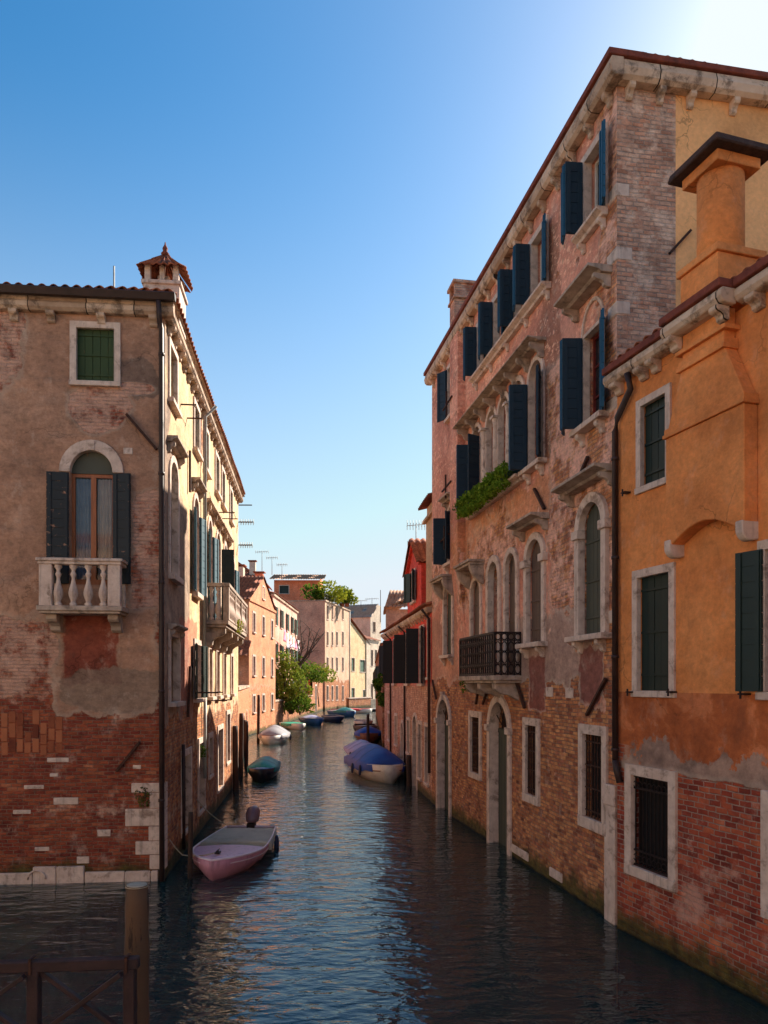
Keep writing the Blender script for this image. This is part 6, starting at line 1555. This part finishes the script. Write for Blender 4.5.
# ================================================================== LAUNDRY, ANTENNAS
wl = F2
cl_m = [simple_mat('cloth_%s' % n, c) for n, c in (('white', rgb(226, 220, 222)), ('pink', rgb(226, 140, 168)), ('pale_pink', rgb(226, 190, 204)), ('blue', rgb(150, 170, 210)))]
pa = F2.wpt(.3, -.9, 9.2); pb_ = F2.wpt(F2.L * .75, -.9, 8.7)
o = thing('washing_line', 'washing line strung along the pink terrace house', 'line', pa); mb = MB(); mb.tube([(0, 0, 0), (pb_ - pa) * .5 + Vector((0, 0, -.25)), pb_ - pa], .02, 4); mb.build('cord', MT['palepipe'], o)
labs = ('pink towel at the left end of the washing line', 'long white sheet, second on the washing line', 'pale pink shirt, third on the washing line', 'white cloth in the middle of the washing line', 'small pink cloth near the right end of the washing line', 'white cloth at the right end of the washing line')
for i in range(6):
    q = .05 + i * .16; p = pa.lerp(pb_, q) + Vector((0, 0, -.2 * math.sin(math.pi * q))); dirv = (pb_ - pa).normalized()
    o = thing('laundry_cloth', labs[i], 'laundry', p, 0, 'washing on the line'); w_ = 1.3; h_ = (1.1, 1.5, 1.2, 1.0, 1.0, 1.2)[i]
    secs = [[tuple(dirv * (w_ * k / 8) + Vector((0.06 * math.sin(k * 1.3 + j), 0, -h_ * j / 5 - .06 * math.sin(k)))) for k in range(9)] for j in range(6)]
    mb = MB(); mb.loft(secs); mb.build('cloth', cl_m[(1, 0, 2, 0, 1, 0)[i]], o, solid=.01)
def antenna(label, px, pyt, pyb, Y, kind='yagi'):
    b = at(px, pyb, Y); t_ = at(px, pyt, Y); o = thing('roof_antenna', label, 'antenna', b); h = t_.z - b.z; r_ = max(.02, Y * .00042)
    mb = MB(); mb.tube([(0, 0, -.6), (0, 0, h)], r_, 6); mb.build('mast', MT['palepipe'] if kind != 'rod' else MT['rust'], o)
    if kind == 'yagi':
        mb = MB(); w_ = min(h * .42, .6 if Y < 50 else 1.5); mb.tube([(-w_, 0, h * .92), (w_, 0, h * .98)], r_ * .7, 5)
        w_ = w_ * 1.0
        for k in range(7): x = -w_ + 2 * w_ * k / 6; mb.tube([(x, -.35, h * .95), (x, .35, h * .95)], r_ * .5, 4); mb.tube([(x, 0, h * .95 - .2), (x, 0, h * .95 + .2)], r_ * .5, 4)
        mb.build('elements', MT['palepipe'], o)
antenna('thin grey aerial rod standing on the left house roof ridge', 114, 266, 285, 17, 'pole')
for px, a_, b_, Y, lab in ((262, 551, 566, 92, 'television aerial on the brick red house, left of the chimneys'), (272, 557, 570, 92, 'television aerial between the chimneys of the brick red house'), (282, 564, 576, 92, 'small television aerial above the pink terrace house'), (361, 600, 614, 168, 'television aerial on the pale pink house, left one'), (372, 598, 613, 162, 'television aerial on the thin white tower house'), (416, 524, 545, 31, 'television aerial rising behind the red gable')):
    antenna(lab, px, a_, b_, Y)
antenna('slim pole rising beside the red gable dormer', 408, 541, 573, 31.5, 'rod')
antenna('dark wooden pole on the brown brick house roof', 380.5, 590, 612, 44, 'rod')
for i, (px, py, l, lab) in enumerate(((240, 505, .55, 'horizontal aerial bracket near the top at the far corner of the left house'), (238, 522, .6, 'upper television aerial boom at the far corner of the left house'), (237, 545, .55, 'lower television aerial boom at the far corner of the left house'))):
    p = FC.wpt(15.55, -.02, FC.z(238, py)); o = thing('wall_antenna', lab, 'antenna', p)
    mb = MB(); mb.tube([(0, 0, 0), (l, 0, 0)], .025, 5); mb.build('boom', MT['pipe'], o)
    if i:
        mb = MB()
        for k in range(6): mb.tube([(l * (k + 1) / 6, -.2, 0), (l * (k + 1) / 6, .2, 0)], .012, 4); mb.tube([(l * (k + 1) / 6, 0, -.12), (l * (k + 1) / 6, 0, .12)], .012, 4)
        mb.build('elements', MT['palepipe'], o)

# ================================================================== UNSEEN HOUSES ADDED TO BOUNCE SUNLIGHT
for i, (x0, x1, y, h, m_, lab) in enumerate(((21, 5.5, -13, 12, 'cream', 'unseen cream house added behind the bridge to bounce sunlight, right bank'), (-5.5, -14.6, -15, 12, 'h3wall', 'unseen peach house added behind the bridge to bounce sunlight, left bank'), (5.4, -5.4, -38, 11, 'h1wall', 'unseen ochre house added behind the bridge to bounce sunlight, closing the canal'))):  # out of view, added so sunlit walls brighten the shaded fronts
    Fz = Facade((x0, y), (-1, 0), x0 - x1, name='house', label=lab, cat='house')
    for z0_ in (1.6, 4.6, 7.6):
        for k in range(int((x0 - x1) / 2.6)): window(Fz, 1.0 + k * 2.6, 1.95 + k * 2.6, z0_, z0_ + 1.6, kind='glass', frame=.12, sill=.1, far=True)
    Fz.wall(MT[m_], 0, Fz.L, -1.4, h)
    mb = MB(); mb.poly([(0, 0, -1.4), (0, 9, -1.4), (0, 9, h), (0, 0, h)]); mb.poly([(Fz.L, 0, -1.4), (Fz.L, 9, -1.4), (Fz.L, 9, h), (Fz.L, 0, h)]); Fz.part('wall', mb, MT[m_])
    mb = MB(); tiles(mb, (-.2, -.3, h), (Fz.L + .2, -.3, h), (Fz.L + .2, 5, h + 1.6), (-.2, 5, h + 1.6), rows=6, period=.3, n=4); Fz.part('roof', mb, MT['tile'])
MT['bouncewall'] = gen_wall('pale_bounce_wall', rgb(226, 204, 172), rgb(236, 216, 186), rgb(240, 224, 198), .6, .5, seed=21, patches=-.4)  # pale plaster of the added reflecting house
Fy = Facade((-15.0, -15), (0, 1), 20.5, name='house', label='unseen long pale cream house added left of the bridge to bounce sunlight', cat='house')  # unseen, added to throw warm sunlight onto the right-hand fronts
for z0_ in (1.6, 4.8, 8.0):
    for k in range(8): window(Fy, 1.0 + k * 2.4, 1.95 + k * 2.4, z0_, z0_ + 1.7, kind='glass', frame=.12, sill=.1, far=True)
Fy.wall(MT['bouncewall'], 0, Fy.L, -1.4, 13)
mb = MB(); mb.poly([(0, 0, -1.4), (0, 9, -1.4), (0, 9, 13), (0, 0, 13)]); mb.poly([(Fy.L, 0, -1.4), (Fy.L, 9, -1.4), (Fy.L, 9, 13), (Fy.L, 0, 13)]); Fy.part('wall', mb, MT['bouncewall'])
mb = MB(); tiles(mb, (-.2, -.3, 13), (Fy.L + .2, -.3, 13), (Fy.L + .2, 5, 14.6), (-.2, 5, 14.6), rows=6, period=.3, n=4); Fy.part('roof', mb, MT['tile'])
# ================================================================== LIGHT, SKY, CAMERA
S = Vector((6.4, 7.4, 6.5)).normalized()
el = math.asin(S.z); az = math.atan2(S.x, S.y)
w = bpy.data.worlds.new('World'); scene.world = w; w.use_nodes = True
nt = w.node_tree; bg = nt.nodes['Background']
sky = nt.nodes.new('ShaderNodeTexSky'); sky.sky_type = 'NISHITA'; sky.sun_disc = False
sky.sun_elevation = el; sky.sun_rotation = az; sky.altitude = 0; sky.air_density = 1.0; sky.dust_density = 0.6; sky.ozone_density = 1.5
hs_ = nt.nodes.new('ShaderNodeHueSaturation'); hs_.inputs['Saturation'].default_value = 1.42; nt.links.new(sky.outputs[0], hs_.inputs['Color'])
ga_ = nt.nodes.new('ShaderNodeGamma'); ga_.inputs[1].default_value = 1.08; nt.links.new(hs_.outputs[0], ga_.inputs[0])
tn_ = nt.nodes.new('ShaderNodeMix'); tn_.data_type = 'RGBA'; tn_.blend_type = 'MULTIPLY'; tn_.inputs[0].default_value = 1; tn_.inputs[7].default_value = (.98, .95, .80, 1)
nt.links.new(ga_.outputs[0], tn_.inputs[6]); dk_ = nt.nodes.new('ShaderNodeMix'); dk_.data_type = 'RGBA'; dk_.blend_type = 'DARKEN'; dk_.inputs[0].default_value = 1; dk_.inputs[7].default_value = (4.5, 4.9, 5.3, 1)
nt.links.new(tn_.outputs[2], dk_.inputs[6])
tc_ = nt.nodes.new('ShaderNodeTexCoord'); sp_ = nt.nodes.new('ShaderNodeSeparateXYZ'); nt.links.new(tc_.outputs['Generated'], sp_.inputs[0])
mr_ = nt.nodes.new('ShaderNodeMapRange'); mr_.interpolation_type = 'SMOOTHSTEP'; nt.links.new(sp_.outputs[2], mr_.inputs[0]); mr_.inputs[1].default_value = .64; mr_.inputs[2].default_value = .0; mr_.inputs[3].default_value = 0; mr_.inputs[4].default_value = .78
hz_ = nt.nodes.new('ShaderNodeMix'); hz_.data_type = 'RGBA'; nt.links.new(mr_.outputs[0], hz_.inputs[0]); nt.links.new(dk_.outputs[2], hz_.inputs[6]); hz_.inputs[7].default_value = (3.7, 4.15, 4.5, 1)
nt.links.new(hz_.outputs[2], bg.inputs[0]); bg.inputs[1].default_value = .066
sun = bpy.data.lights.new('sun', 'SUN'); sun.energy = 3.7; sun.angle = R(.5); sun.color = (1, .9, .76)
so = bpy.data.objects.new('sun', sun); COL.objects.link(so); so.rotation_euler = S.to_track_quat('Z', 'Y').to_euler(); so.location = (0, 0, 60)
cam = bpy.data.cameras.new('camera'); co = bpy.data.objects.new('camera', cam); COL.objects.link(co); scene.camera = co
co.location = (0, 0, CAMZ); co.rotation_euler = (R(90), 0, 0)
cam.sensor_fit = 'HORIZONTAL'; cam.sensor_width = 36; cam.lens = 36 * FPX / 768
cam.shift_x = 0; cam.shift_y = (HY - 512) / 768
cam.clip_start = .1; cam.clip_end = 6000
scene.view_settings.view_transform = 'Standard'; scene.view_settings.look = 'None'; scene.view_settings.gamma = 1; scene.view_settings.exposure = 1.62
scene.view_settings.use_curve_mapping = False
scene.cycles.max_bounces = 8; scene.cycles.transparent_max_bounces = 8; scene.cycles.diffuse_bounces = 4
scene.render.resolution_x = 768; scene.render.resolution_y = 1024
